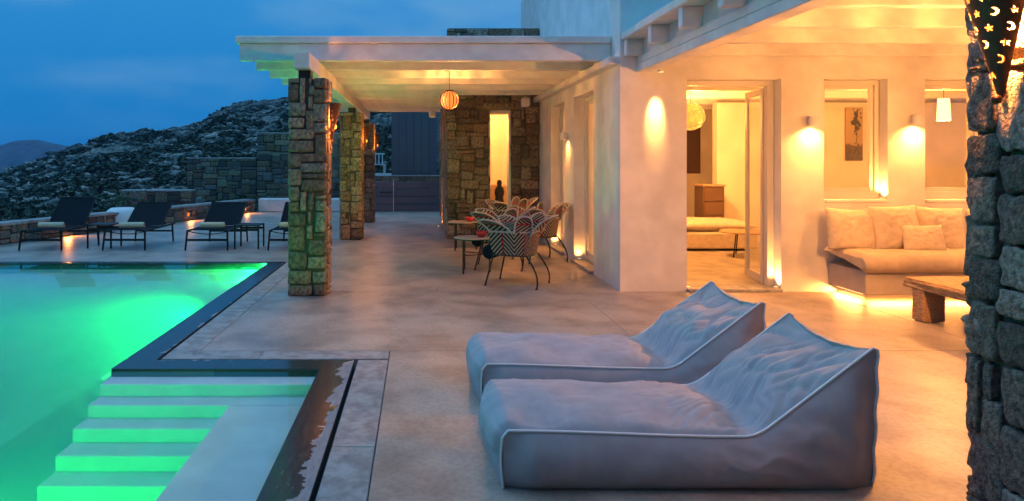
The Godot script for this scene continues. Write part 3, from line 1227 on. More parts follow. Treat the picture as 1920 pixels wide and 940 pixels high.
	lathe(st, [[0.0, 0.34], [0.075, 0.34], [0.092, 0.0]], 20)
	part("lamp_shade", done(st), M.warm_glow, wl)
	st = tool()
	tube(st, [Vector3(0, 0.34, 0), Vector3(0, 0.68, 0)], 0.005, 6)
	part("cord", done(st), M.black_metal, wl)
	omni(wl, Vector3(0, 0.12, 0), 8.0, WARM, 0.06)

func stone_house() -> void:
	var h := thing("stone_annex", "rough stone annex wall with a tall narrow lit window", "building", Vector3(1.57, 0, -14.35))
	var off := Transform3D(Basis(), Vector3(-1.57, 0, 14.35))
	var x0 := 0.594
	var x1 := 2.54
	var hole := [1.47, 1.95, 0.62, 2.72]
	var st := tool()
	plate(st, x0 + 0.03, x1, 0.0, 4.42, 0.35, [hole], Transform3D(Basis(), Vector3(0, 0, -14.39)))
	dbx(st, x0 + 0.03, x0 + 0.35, 0.0, 4.42, 14.745, 18.0)
	dbx(st, x0 + 0.03, x1, 4.423, 4.45, 14.4, 18.0)
	dbx(st, x0 + 0.352, x1, 0.0, 4.42, 17.7, 18.0)
	part("mortar_core", done(st), M.mortar, h, off)
	var f := holder("front_stonework", h)
	f.transform = off
	stone_face(f, Vector3(x0, 0, -14.35), Vector3.RIGHT, Vector3.BACK, x1 - x0, 4.44, 0.16, 0.095, stone_mats("stone", 6), stones, 0.015, [[hole[0] - x0, hole[1] - x0, hole[2], hole[3] + 0.12]], 0.014, true)
	part("lintel", stones[2], M.stone1, f, Transform3D(Basis().scaled(Vector3(0.72, 0.15, 0.2)), Vector3(1.71, 2.80, -14.42)))
	var l := holder("side_stonework", h)
	l.transform = off
	stone_face(l, Vector3(x0, 0, -18.0), Vector3.BACK, Vector3.LEFT, 3.52, 2.95, 0.16, 0.13, stone_mats("stone", 6), stones, 0.015)
	# white plaster reveal and inner room
	part("window_reveal", dbox(hole[0] - 0.02, hole[0] + 0.045, hole[2], hole[3], 14.42, 14.80, 0.004), M.plaster, h, off)
	part("window_reveal", dbox(hole[1] - 0.045, hole[1] + 0.02, hole[2], hole[3], 14.42, 14.80, 0.004), M.plaster, h, off)
	part("window_sill", dbox(hole[0] + 0.046, hole[1] - 0.046, hole[2] - 0.01, hole[2] + 0.05, 14.38, 14.80, 0.004), M.plaster, h, off)
	part("window_head", dbox(hole[0] + 0.046, hole[1] - 0.046, hole[3] - 0.06, hole[3] + 0.01, 14.42, 14.80, 0.004), M.plaster, h, off)
	part("pane", dbox(hole[0] + 0.046, hole[1] - 0.046, hole[2] + 0.052, hole[3] - 0.062, 14.70, 14.706), M.glass, h, off)
	part("inside_wall", dbox(x0 + 0.355, x1, 0.0, 4.0, 16.6, 16.8), M.inside_wall, h, off)
	part("inside_floor", dbox(x0 + 0.355, x1, -0.1, 0.03, 14.75, 16.6), M.inside_floor, h, off)
	part("inside_ceiling", dbox(x0 + 0.355, x1, 3.0, 3.1, 14.75, 16.6), M.plaster, h, off)
	var c := thing("sideboard", "pale wooden sideboard inside the tall stone window", "sideboard", Vector3(1.85, 0.03, -16.3))
	part("body", box(Vector3(-0.6, 0, -0.25), Vector3(0.6, 1.05, 0.25), 0.01), M.wood, c)
	var vase := thing("figurine", "dark carved figurine on the sill of the tall stone window", "figurine", Vector3(1.72, 0.67, -14.56))
	st = tool()
	lathe(st, [[0.0, 0.0], [0.10, 0.0], [0.115, 0.04], [0.10, 0.12], [0.085, 0.22], [0.11, 0.30], [0.09, 0.40], [0.045, 0.44], [0.04, 0.47], [0.055, 0.50], [0.045, 0.56], [0.0, 0.58]], 14)
	part("body", done(st), M.bronze, vase)
	var nl := thing("niche_lamp", "small warm ceiling lamp behind the tall stone window", "ceiling lamp", Vector3(1.55, 2.93, -15.3))
	st = tool()
	lathe(st, [[0.0, 0.0], [0.05, 0.0], [0.06, 0.02], [0.06, 0.07]], 16)
	part("lens", done(st), M.warm_glow, nl)
	omni(nl, Vector3(0, -0.06, 0), 10.0, WARM, 0.05)

# ---------------------------------------------------------------- pergolas
func left_pergola() -> void:
	var p := thing("dining_pergola", "white timber pergola roof over the dining terrace on stone columns", "pergola", Vector3(-1.42, 2.775, -8.3))
	var off := Transform3D(Basis(), Vector3(1.42, -2.775, 8.3))
	part("beam", dbox(-1.513, -1.323, 2.775, 2.975, 8.26, 18.6, 0.008), M.paint, p, off)
	part("beam", dbox(2.405, 2.543, 2.877, 2.975, 8.64, 14.33, 0.008), M.paint, p, off)
	for d in [8.45, 14.4, 18.42]:
		part("spacer", dbox(-1.49, -1.34, 2.66, 2.775, d, d + 0.2, 0.004), M.black_metal, p, off)
	var d := 9.02
	while d < 19.0:
		var right := 2.54 if d < 14.2 else 0.58
		part("rafter", dbox(-2.375, right, 2.977, 3.20, d, d + 0.10, 0.006), M.paint, p, off)
		d += 0.93
	part("roof_slab", dbox(-2.42, 2.542, 3.203, 3.30, 8.98, 14.34, 0.012), M.paint, p, off)
	part("roof_slab", dbox(-2.42, 0.585, 3.203, 3.30, 14.342, 18.9, 0.012), M.paint, p, off)
	# short dark wall lights / loudspeakers under the rafters
	for q in [["small white loudspeaker hung under the rafters by the stone annex", Vector3(2.19, 2.97, -14.0)], ["small white loudspeaker hung under the rafters above the side gate", Vector3(0.35, 2.97, -17.4)]]:
		var s := thing("loudspeaker", q[0], "loudspeaker", q[1], 0, "loudspeakers under the rafters")
		part("body", box(Vector3(-0.09, -0.21, -0.08), Vector3(0.09, -0.02, 0.08), 0.03), M.white_pot, s)
		part("bracket", box(Vector3(-0.02, -0.02, -0.02), Vector3(0.02, 0.008, 0.02), 0.002), M.frame, s)
	var sm := stone_mats("stone", 6)
	column("stone column at the pool corner, carrying the pergola's front end", -1.60, -1.125, 8.31, 8.79, 2.67, 0.079, sm, stones)
	column("stone column standing midway along the pergola beam", -1.66, -1.19, 14.27, 14.75, 2.67, 0.079, sm, stones)
	column("stone column at the gate end of the pergola beam", -1.66, -1.20, 18.28, 18.76, 2.67, 0.079, sm, stones_lo)

func right_pergola() -> void:
	var p := thing("lounge_pergola", "white timber canopy projecting over the lounge terrace", "pergola", Vector3(2.9, 2.775, -8.6))
	var off := Transform3D(Basis(), -Vector3(2.9, 2.775, -8.6))
	part("beam", dbox(2.75, 2.93, 2.775, 2.872, 2.6, 8.617, 0.008), M.paint, p, off)
	part("beam", dbox(2.755, 2.925, 2.876, 2.966, 2.6, 8.617, 0.006), M.paint, p, off)
	part("trim", dbox(2.945, 2.98, 2.80, 2.86, 2.6, 8.617, 0.006), M.paint, p, off)
	var d := 8.50
	while d > 2.4:
		part("rafter", dbox(2.587, 9.0, 2.97, 3.17, d, d + 0.105, 0.006), M.paint, p, off)
		if d > 3.0:
			part("blocking", dbox(2.79, 2.89, 2.97, 3.168, d - 0.785, d - 0.004, 0.0), M.paint, p, off)
		d -= 0.90
	part("roof_slab", dbox(2.56, 9.0, 3.173, 3.27, 2.3, 8.616, 0.012), M.paint, p, off)
	part("end_beam", dbox(8.75, 8.95, 2.775, 2.966, 2.6, 8.617, 0.008), M.paint, p, off)
	column("dark grey stone column at the lounge terrace edge, close up with star lantern", 2.616, 3.09, 2.80, 3.27, 2.775, 0.094, stone_mats("grey_stone", 5), stones_hi, "flb")

# ---------------------------------------------------------------- far end of the terrace
func far_end() -> void:
	var g := thing("board_gate", "dark grey double gate of wide horizontal boards at the terrace end", "gate", Vector3(-0.37, 0, -22.1))
	var off := Transform3D(Basis(), Vector3(0.37, 0, 22.1))
	for leaf in [[-1.46, -0.83], [-0.80, 0.74]]:
		for i in 4:
			part("board", dbox(leaf[0], leaf[1], 0.02 + i * 0.245, 0.02 + i * 0.245 + 0.222, 22.1, 22.14, 0.005), M.slate_panel, g, off)
		part("batten", dbox(leaf[0] + 0.06, leaf[0] + 0.14, 0.03, 0.98, 22.145, 22.18, 0.0), M.slate_panel, g, off)
		part("batten", dbox(leaf[1] - 0.14, leaf[1] - 0.06, 0.03, 0.98, 22.145, 22.18, 0.0), M.slate_panel, g, off)
	part("latch_post", dbox(-0.826, -0.804, 0.0, 1.06, 22.04, 22.09, 0.004), M.frame, g, off)
	part("latch", dbox(-1.25, -0.83, 0.62, 0.66, 22.05, 22.09, 0.004), M.black_metal, g, off)
	var w := thing("stone_ledge", "low stone wall behind the dark board gate", "wall", Vector3(-0.3, 0, -23.6))
	part("mortar_core", box(Vector3(-2.2, -0.3, -0.25), Vector3(1.25, 1.12, 0.0)), M.mortar, w)
	stone_face(w, Vector3(-2.2, 0.6, 0.0), Vector3.RIGHT, Vector3.BACK, 3.45, 0.55, 0.15, 0.14, stone_mats("stone", 6), stones_lo)
	part("cap", box(Vector3(-2.25, 1.12, -0.3), Vector3(1.3, 1.15, 0.03), 0.01), M.concrete_strip, w)
	var s := thing("panelled_shed", "blue grey shed wall of tall vertical boards behind the stone ledge", "shed", Vector3(-0.2, 0, -25.5))
	part("wall_core", box(Vector3(-0.80, 0.0, -1.5), Vector3(0.86, 3.9, -0.04)), M.channel, s)
	for i in 6:
		part("board", box(Vector3(-0.82 + i * 0.283, 1.0, -0.04), Vector3(-0.82 + i * 0.283 + 0.276, 3.95, 0.0), 0.006), M.slate_panel, s)
	part("roof", box(Vector3(-0.95, 3.95, -1.6), Vector3(1.0, 4.05, 0.1), 0.01), M.slate_panel, s)
	# stone pier between shed and annex
	var pr := thing("stone_pier", "rough stone pier between the shed and the annex", "wall", Vector3(0.80, 0, -20.3))
	part("mortar_core", box(Vector3(-0.15, 0, -0.8), Vector3(1.0, 3.0, -0.03)), M.mortar, pr)
	stone_face(pr, Vector3(-0.18, 0, 0.0), Vector3.RIGHT, Vector3.BACK, 1.2, 3.0, 0.15, 0.13, stone_mats("stone", 6), stones_lo)
	# pale raised terrace with a white garden chair beyond
	part_structure("upper_terrace", dbox(-4.0, -1.03, -0.5, 1.10, 24.6, 33.0, 0.02), M.concrete_strip)
	for i in 2:
		var c := thing("garden_bench", ["white slatted garden bench on the raised terrace next to the shed", "white slatted garden bench farther from the shed, beyond its twin"][i], "bench", Vector3(-1.75 - i * 0.75, 1.10, -28.5 - i), 0.2, "white garden benches")
		for k in 5:
			part("back_slat", box(Vector3(-0.35 + k * 0.15, 0.42, -0.25), Vector3(-0.31 + k * 0.15, 0.82, -0.22), 0.004), M.white_pot, c)
		part("top_rail", box(Vector3(-0.38, 0.82, -0.26), Vector3(0.36, 0.88, -0.21), 0.005), M.white_pot, c)
		part("seat", box(Vector3(-0.38, 0.38, -0.26), Vector3(0.36, 0.42, 0.2), 0.005), M.white_pot, c)
		for q in [[-0.36, -0.24], [0.30, -0.24], [-0.36, 0.14], [0.30, 0.14]]:
			part("leg", box(Vector3(q[0], 0, q[1]), Vector3(q[0] + 0.05, 0.38, q[1] + 0.05), 0.004), M.white_pot, c)

func part_structure(called: String, mesh: Mesh, m: Material) -> void:
	structure(called, mesh, m)

func rear_wing() -> void:
	# the villa's stone wing closes the terrace behind the viewer; it keeps that side's sky off the bean bags
	var w := thing("rear_wing", "stone wing of the villa closing the terrace behind the viewer", "building", Vector3(0, 0, 1.6))
	var st := tool()
	plate(st, -0.2, 20.0, 0.0, 4.6, 0.5, [[6.0, 7.2, 0.0, 2.5]], Transform3D(Basis(Vector3.UP, PI), Vector3(13.0, 0, 0)))
	part("wall", done(st), M.stone2, w)
	part("cap", box(Vector3(-7.1, 4.6, -0.05), Vector3(13.3, 4.7, 0.55), 0.02), M.plaster, w)
	part("canopy", box(Vector3(-0.3, 3.2, -3.0), Vector3(12.9, 3.3, -0.06), 0.01), M.paint, w)
	for i in 9:
		part("canopy_rafter", box(Vector3(0.2 + i * 1.5, 3.0, -2.95), Vector3(0.3 + i * 1.5, 3.198, -0.02), 0.006), M.paint, w)
	part("door", box(Vector3(5.85, 0.0, 0.2), Vector3(6.95, 2.48, 0.26), 0.01), M.dark_wood, w)

# ---------------------------------------------------------------- garden walls
func garden_walls() -> void:
	# slanting parapet beside the loungers
	var a := Vector3(-9.62, 0, -9.5)
	var b := Vector3(-5.29, 0, -22.0)
	var dirv := (b - a).normalized()
	var out := Vector3(0, 1, 0).cross(dirv) * -1.0
	if out.x < 0:
		out = -out
	var ln := a.distance_to(b)
	var w := thing("parapet_wall", "low slanting stone parapet with recessed lights beside the loungers", "wall", a)
	var bs := Basis(dirv, Vector3.UP, dirv.cross(Vector3.UP))
	var st := tool()
	bx(st, Vector3(0, -0.9, -0.40), Vector3(ln, 0.39, -0.03), 0.0, Transform3D(bs, Vector3.ZERO) if bs.z.dot(out) > 0 else Transform3D(Basis(dirv, Vector3.UP, -bs.z), Vector3.ZERO))
	part("mortar_core", done(st), M.mortar, w)
	var lights := [14.95, 16.45, 18.9, 21.5]
	var holes := []
	for d in lights:
		var s: float = (d - 9.5) / (22.0 - 9.5) * ln
		holes.append([s - 0.09, s + 0.09, 0.06, 0.24])
	stone_face(w, Vector3.ZERO, dirv, out, ln, 0.38, 0.15, 0.105, stone_mats("stone", 6) + stone_mats("grey_stone", 5), stones_lo, 0.015, holes)
	# rough pale cap
	st = tool()
	var g := []
	for i in 61:
		var row := []
		for k in [[0.03, 0.37], [0.04, 0.415], [-0.18, 0.425], [-0.42, 0.415], [-0.42, 0.37]]:
			var s := ln * i / 60.0
			row.append(dirv * s + out * (k[0] + rng.randf_range(-0.012, 0.012)) + Vector3.UP * (k[1] + rng.randf_range(-0.006, 0.006)))
		g.append(row)
	sheet(st, g, true, Vector2.ZERO, 0)
	part("cap", done(st), M.concrete_strip, w)
	for i in 4:
		var d: float = lights[i]
		var s: float = (d - 9.5) / (22.0 - 9.5) * ln
		var o := thing("step_light", "recessed amber step light in the parapet " + ["behind the first towel lounger", "behind the first side table", "between the white pot and the tall stone wall", "at the white bench end"][i], "step light", a + dirv * s + Vector3.UP * 0.15, 0, "step lights in the parapet")
		var bo := Basis(dirv, Vector3.UP, out)
		part("housing", box(Vector3(-0.085, -0.085, -0.10), Vector3(0.085, 0.085, -0.055), 0.004), M.frame, o, Transform3D(bo, Vector3.ZERO))
		part("lamp_glass", box(Vector3(-0.07, -0.07, -0.053), Vector3(0.07, 0.07, -0.03), 0.004), M.amber_glow, o, Transform3D(bo, Vector3.ZERO))
		for k in [-0.035, 0.035]:
			part("louvre", box(Vector3(-0.08, k - 0.006, -0.028), Vector3(0.08, k + 0.006, 0.0), 0.002), M.frame, o, Transform3D(bo, Vector3.ZERO))
		spot(o, out * 0.06 + Vector3.UP * 0.03, out + Vector3(0, -0.7, 0), 75.0, 0.9, AMBER, 0.05)
	# taller walls behind
	var walls := [
		["low dry stone wall behind the white pot and flowers", -8.85, -6.75, -0.6, 0.76, 20.2, 0.135],
		["tall dry stone wall behind the third lounger", -8.15, -5.72, -0.6, 1.74, 24.0, 0.16],
		["tallest dry stone wall, stepped up behind the pool column", -5.70, -1.9, -0.6, 2.62, 24.0, 0.16]]
	for q in walls:
		var o := thing("stone_wall", q[0], "wall", Vector3(q[1], 0, -q[5]), 0, "dry stone walls behind the terrace")
		part("mortar_core", box(Vector3(0.02, q[3], -0.45), Vector3(q[2] - q[1], q[4] - 0.02, -0.04)), M.mortar, o)
		stone_face(o, Vector3(0, 0.2, 0), Vector3.RIGHT, Vector3.BACK, q[2] - q[1], q[4] - 0.2, 0.16, 0.105, stone_mats("grey_stone", 5) + stone_mats("stone", 6), stones, 0.02, [], 0.016, true)
		part("cap", box(Vector3(-0.02, q[4] - 0.02, -0.46), Vector3(q[2] - q[1] - 0.004, q[4] + 0.03, 0.03), 0.012), M.concrete_strip, o)
	# white plastered bench wall
	var wb := thing("white_bench_wall", "low white plastered bench wall at the end of the lounger deck", "bench", Vector3(-3.4, 0, -22.1))
	part("body", box(Vector3(-1.80, 0, -0.35), Vector3(1.85, 0.43, 0.0), 0.03), M.plaster, wb)
	# white domed planter and flowers
	var pl := thing("white_planter", "white rounded planter set against the parapet beside a flowering plant", "planter", Vector3(-7.28, 0, -16.75))
	st = tool()
	lathe(st, [[0.0, 0.42], [0.20, 0.50], [0.26, 0.50], [0.36, 0.42], [0.43, 0.30], [0.46, 0.15], [0.46, 0.0]], 32)
	part("bowl", done(st), M.white_pot, pl)
	var fp := thing("flowering_plant", "green plant with pink blossom growing behind the white planter", "plant", Vector3(-7.45, 0.36, -17.4))
	st = tool()
	var fl := tool()
	for i in 260:
		var c := Vector3(rng.randfn(0.0, 0.24), absf(rng.randfn(0.25, 0.14)), rng.randfn(0.0, 0.16))
		var dv := Vector3(rng.randf_range(-1, 1), rng.randf_range(-0.3, 1), rng.randf_range(-1, 1)).normalized() * 0.05
		var sd := dv.cross(Vector3(rng.randf() - 0.5, rng.randf() - 0.5, rng.randf() - 0.5)).normalized() * 0.022
		quad(fl if i % 4 == 0 and c.x > -0.05 else st, c - dv, c + sd, c + dv, c - sd, Vector3.UP)
	part("leaves", done(st), M.leaf, fp)
	part("blossom", done(fl), M.flower, fp)
	st = tool()
	for i in 5:
		tube(st, [Vector3(rng.randf_range(-0.08, 0.08), -0.45, 0), Vector3(rng.randf_range(-0.3, 0.3), 0.3, rng.randf_range(-0.1, 0.1))], 0.008, 5)
	part("stem", done(st), M.dark_wood, fp)

# ---------------------------------------------------------------- lounge seating
# soft pillow: w x h in the local xy plane, puffed along z
func cushion(w: float, h: float, t: float, sd: int, pinch := 0.06) -> ArrayMesh:
	var nz := FastNoiseLite.new()
	nz.seed = sd
	nz.frequency = 1.0
	nz.fractal_octaves = 3
	var st := tool()
	var n := 34
	for s in [-1.0, 1.0]:
		var g := []
		for i in n + 1:
			var row := []
			for j in n + 1:
				var x := -1.0 + 2.0 * i / n
				var y := -1.0 + 2.0 * j / n
				var px := x * (1.0 - pinch * (1.0 - y * y) * x * x)
				var py := y * (1.0 - pinch * (1.0 - x * x) * y * y)
				var puff := pow(maxf(0.0, 1.0 - pow(absf(x), 3.2)), 0.55) * pow(maxf(0.0, 1.0 - pow(absf(y), 3.2)), 0.55)
				var r := absf(nz.get_noise_3d(px * w * 5.0 + py * h * 2.0, py * h * 4.0, s * 3.0))
				var z: float = s * t * 0.5 * puff * (1.0 + 0.12 * nz.get_noise_2d(px * 2.0, py * 2.0)) - s * pow(1.0 - r, 5.0) * 0.009 * puff * (1.0 if w < 0.9 else 0.4)
				row.append(Vector3(px * w * 0.5, py * h * 0.5, z))
			g.append(row)
		sheet(st, g, s > 0.0)
	return done(st)

func seating() -> void:
	# built-in sofa floating on a light strip
	var s := thing("built_in_sofa", "built-in beige sofa with a glowing strip under its plinth", "sofa", Vector3(5.17, 0, -8.61))
	part("plinth", box(Vector3(0.0, 0.10, 0.0), Vector3(3.6, 0.37, 0.72), 0.008), M.plinth, s)
	part("support", box(Vector3(0.12, 0.0, 0.0), Vector3(3.5, 0.10, 0.52)), M.plinth, s)
	part("seat_cushion", seat_block(3.66, 0.22, 0.84), M.linen_seat, s, Transform3D(Basis(), Vector3(-0.06, 0.362, 0.0)))
	part("led_strip", box(Vector3(0.13, 0.075, 0.545), Vector3(3.5, 0.085, 0.56)), M.warm_glow, s)
	part("led_strip", box(Vector3(0.075, 0.075, 0.05), Vector3(0.09, 0.085, 0.54)), M.warm_glow, s)
	area(s, Vector3(1.8, 0.07, 0.60), Vector3(0, -1, 0.5), Vector2(3.4, 0.03), 8.0, WARM)
	area(s, Vector3(0.055, 0.07, 0.30), Vector3(-0.5, -1, 0), Vector2(0.5, 0.03), 1.8, WARM, Vector3(0, 0, 1).cross(Vector3(-0.5, -1, 0)))
	# pillows, each its own thing
	var rows := [
		["plain beige pillow leaning at the free end of the sofa", 0.13, 0.81, 0.24, 0.60, 0.52, 0.20, -0.05, 0.0],
		["crumpled beige pillow leaning behind the small cushion", 0.66, 0.83, 0.26, 0.62, 0.56, 0.22, 0.03, 0.05],
		["beige pillow tilted on the sofa beside the stone column", 1.22, 0.82, 0.24, 0.60, 0.54, 0.20, -0.06, -0.04],
		["beige pillow at the hidden end of the sofa", 1.90, 0.81, 0.22, 0.58, 0.52, 0.20, 0.04, 0.0]]
	var k := 0
	for r in rows:
		var o := thing("sofa_pillow", r[0], "pillow", Vector3(5.17 + r[1], r[2], -8.61 + r[3]), 0, "pillows on the built-in sofa")
		part("cover", cushion(r[4], r[5], r[6], 40 + k), M.linen, o, Transform3D(Basis(Vector3.UP, r[8]) * Basis(Vector3.RIGHT, -0.22) * Basis(Vector3.BACK, r[7]), Vector3.ZERO))
		k += 1
	var sc := thing("small_cushion", "small flat oblong cushion in front of the crumpled pillow", "cushion", Vector3(6.06, 0.72, -8.20))
	part("cover", cushion(0.50, 0.33, 0.13, 77), M.linen, sc, Transform3D(Basis(Vector3.UP, -0.08) * Basis(Vector3.RIGHT, -0.35), Vector3.ZERO))
	# rustic plank table
	var t := thing("plank_table", "thick rustic wooden plank table on stump legs by the sofa", "table", Vector3(5.75, 0, -6.55))
	part("top", stone_mesh(900, 12, 0.25, 0.05), M.wood, t, Transform3D(Basis().scaled(Vector3(1.25, 0.105, 1.45)), Vector3(0, 0.375, 0)))
	for q in [[-0.50, -0.48], [0.42, -0.48], [-0.50, 0.48], [0.42, 0.48]]:
		part("leg", stone_mesh(910 + int(q[0] * 10) + int(q[1] * 3), 7, 0.3, 0.08), M.wood, t, Transform3D(Basis().scaled(Vector3(0.23, 0.33, 0.17)), Vector3(q[0], 0.165, q[1])))

func seat_block(l: float, h: float, d: float) -> ArrayMesh:
	var nz := FastNoiseLite.new()
	nz.seed = 8
	nz.frequency = 2.2
	nz.fractal_octaves = 3
	var st := tool()
	var prof := []
	for k in 29:   # cross-section from back top, over the rounded front, to bottom
		var t := k / 28.0
		var p := Vector2.ZERO
		if t < 0.55:
			p = Vector2(t / 0.55 * (d - h * 0.5), h + sin(t / 0.55 * PI) * 0.012)
		else:
			var a := (t - 0.55) / 0.45 * PI
			p = Vector2(d - h * 0.5 + sin(a) * h * 0.5, h * 0.5 + cos(a) * h * 0.5)
		prof.append(p)
	var g := []
	var n := 110
	for i in n + 1:
		var x := l * i / n
		var e := minf(x, l - x)
		var rnd := sqrt(clampf(1.0 - pow(1.0 - clampf(e / 0.08, 0, 1), 2.0), 0.0, 1.0))
		var row := []
		for p in prof:
			var q := Vector3(x, h * 0.5 + (p.y - h * 0.5) * lerpf(0.55, 1.0, rnd), p.x * lerpf(0.965, 1.0, rnd))
			var w := pow(1.0 - absf(nz.get_noise_3d(q.x * 1.5, q.y * 2.0, q.z)), 6.0) * 0.012
			q += Vector3(0, -w, -w * 0.4)
			row.append(q)
		g.append(row)
	sheet(st, g, false)
	for e in [0, n]:
		var c := Vector3(g[e][0].x, h * 0.5, d * 0.5)
		for k in 28:
			tri(st, c, g[e][k], g[e][k + 1], Vector3(-1 if e == 0 else 1, 0, 0))
	return done(st)

# ---------------------------------------------------------------- loungers on the deck
func lounger_proto(rise: float, label: String, pos: Vector3) -> Node3D:
	var o := thing("sun_lounger", label, "sun lounger", pos, 0, "dark sling loungers beside the pool")
	var w := 0.37
	var seat_l := 0.90
	var y := 0.36
	var bl := 0.72
	var bd := Vector3(0, sin(rise), -cos(rise))
	var hinge := Vector3(0, y, -seat_l)
	var st := tool()
	for s in [-1.0, 1.0]:
		st = tool()
		bx(st, Vector3(s * w - 0.015, y - 0.02, -1.55), Vector3(s * w + 0.015, y + 0.012, 0.0), 0.004)
		part("side_rail", done(st), M.dark_metal, o)
		st = tool()
		tube(st, [hinge + Vector3(s * w * 0.97, 0.015, 0), hinge + Vector3(s * w * 0.97, 0.015, 0) + bd * bl], 0.014, 6)
		part("back_rail", done(st), M.dark_metal, o)
		for e in [[0.0, 0.03], [-1.40, -0.02]]:
			st = tool()
			tube(st, [Vector3(s * (w - 0.0), y - 0.01, e[0] - 0.02), Vector3(s * (w + 0.02), 0.0, e[0] + e[1])], [0.02, 0.017], 6)
			part("leg", done(st), M.dark_metal, o)
	part("cross_rail", box(Vector3(-w, 0.17, -0.035), Vector3(w, 0.21, -0.015), 0.004), M.dark_metal, o)
	part("cross_rail", box(Vector3(-w, 0.20, -1.415), Vector3(w, 0.235, -1.39), 0.004), M.dark_metal, o)
	# curved rod under the sling
	st = tool()
	var rod := []
	for k in 13:
		var t := k / 12.0
		rod.append(Vector3(lerpf(-w, w, t), y - 0.02 - sin(t * PI) * 0.05, -0.10))
	tube(st, rod, 0.009, 6)
	part("under_rod", done(st), M.dark_metal, o)
	# sling
	var g := []
	for i in 11:
		var row := []
		for j in 9:
			var x := lerpf(-w + 0.012, w - 0.012, j / 8.0)
			row.append(Vector3(x, y + 0.012 - 0.03 * sin(PI * j / 8.0) * sin(PI * i / 10.0), lerpf(0.02, -seat_l, i / 10.0)))
		g.append(row)
	st = tool()
	sheet(st, g, true)
	part("seat_sling", done(st), M.sling, o)
	g = []
	for i in 11:
		var row := []
		for j in 9:
			var x := lerpf(-w * 0.97 + 0.01, w * 0.97 - 0.01, j / 8.0)
			var p := hinge + bd * (bl * i / 10.0) + Vector3(x, 0.018, 0)
			p -= Vector3(0, cos(rise), sin(rise)) * 0.02 * sin(PI * j / 8.0) * sin(PI * i / 10.0)
			row.append(p)
		g.append(row)
	st = tool()
	sheet(st, g, true)
	part("back_sling", done(st), M.sling, o)
	st = tool()
	tube(st, [hinge + Vector3(-w * 0.97, 0.015, 0) + bd * bl, hinge + Vector3(w * 0.97, 0.015, 0) + bd * bl], 0.014, 6)
	part("top_rail", done(st), M.dark_metal, o)
	# prop behind the backrest
	st = tool()
	tube(st, [hinge + bd * 0.4 + Vector3(-w * 0.6, 0, 0), Vector3(-w * 0.6, y - 0.01, -1.45), Vector3(w * 0.6, y - 0.01, -1.45), hinge + bd * 0.4 + Vector3(w * 0.6, 0, 0)], 0.010, 6)
	part("back_prop", done(st), M.dark_metal, o)
	return o

func loungers() -> void:
	var xs := [-6.965, -5.435, -3.905, -2.385]
	var names := ["dark sling lounger with its back raised highest, by the parapet", "dark sling lounger in front of the white planter", "dark sling lounger between the parapet step light and a side table", "dark sling lounger half hidden behind the pool column"]
	for i in 4:
		lounger_proto(0.82 if i == 0 else 0.62, names[i], Vector3(xs[i], 0, -12.58 - 0.02 * (i % 2)))
		var t := thing("rolled_towel", "rolled beige towel on the " + ["lounger with the highest back", "lounger before the white planter", "lounger between step light and side table", "lounger half hidden behind the column"][i], "towel", Vector3(xs[i] - 0.02, 0.43, -12.98), 0.05 - 0.03 * i, "rolled towels on the loungers")
		var st := tool()
		var g := []
		for k in 75:   # spiral roll
			var a := k / 74.0 * TAU * 3.2
			var r := lerpf(0.012, 0.062, k / 74.0)
			var row := []
			for j in 9:
				row.append(Vector3(lerpf(-0.235, 0.235, j / 8.0) + 0.006 * sin(a * 0.7), sin(a) * r, cos(a) * r))
			g.append(row)
		sheet(st, g, false)
		part("cloth", done(st), M.towel, t)
	for q in [["dark metal side table between the first two loungers", -6.03, 13.10], ["dark metal side table beside the half-hidden lounger", -3.22, 12.98]]:
		var o := thing("side_table", q[0], "side table", Vector3(q[1], 0, -q[2]), 0, "dark side tables between the loungers")
		var h := 0.45
		var w := 0.235
		part("table_top", box(Vector3(-w, h - 0.02, -w), Vector3(w, h, w), 0.004), M.dark_metal, o)
		for s in [-1.0, 1.0]:
			for z in [-1.0, 1.0]:
				part("leg", box(Vector3(s * (w - 0.015) - 0.014, 0, z * (w - 0.015) - 0.014), Vector3(s * (w - 0.015) + 0.014, h - 0.02, z * (w - 0.015) + 0.014), 0.003), M.dark_metal, o)
			part("apron", box(Vector3(-w + 0.03, h - 0.11, s * (w - 0.015) - 0.008), Vector3(w - 0.03, h - 0.07, s * (w - 0.015) + 0.008), 0.002), M.dark_metal, o)

# ---------------------------------------------------------------- woven chairs
func petal(parent: Node, base: Vector3, along: Vector3, up: Vector3, out: Vector3, w: float, h: float, curl: float) -> void:
	# tongue-shaped panel rising from a straight base line and curling outwards
	var pt := holder("petal", parent)
	var g := []
	var rim_l := []
	var rim_r := []
	var n := 14
	for i in n + 1:
		var t := float(i) / n
		var half := w * 0.5 * (1.0 - 0.12 * t) * sqrt(maxf(0.0, 1.0 - pow(maxf(0.0, (t - 0.45) / 0.55), 2.2)))
		var a := curl * t
		var c := base + up * (h * (sin(a) / maxf(curl, 0.01) if curl > 0.01 else t)) + out * (h * (1.0 - cos(a)) / maxf(curl, 0.01))
		var row := []
		for j in 9:
			var s := -1.0 + j / 4.0
			row.append(c + along * (half * s) - out * (0.04 * (1.0 - s * s) * t))
		g.append(row)
		rim_l.append(row[0])
		rim_r.push_front(row[8])
	var st := tool()
	sheet(st, g, false, Vector2(0.9, 1.0) if true else Vector2.ONE)
	part("weave", done(st), M.woven_t, pt)
	st = tool()
	tube(st, rim_l + rim_r, 0.013, 6)
	part("rim", done(st), M.woven_rim, pt)

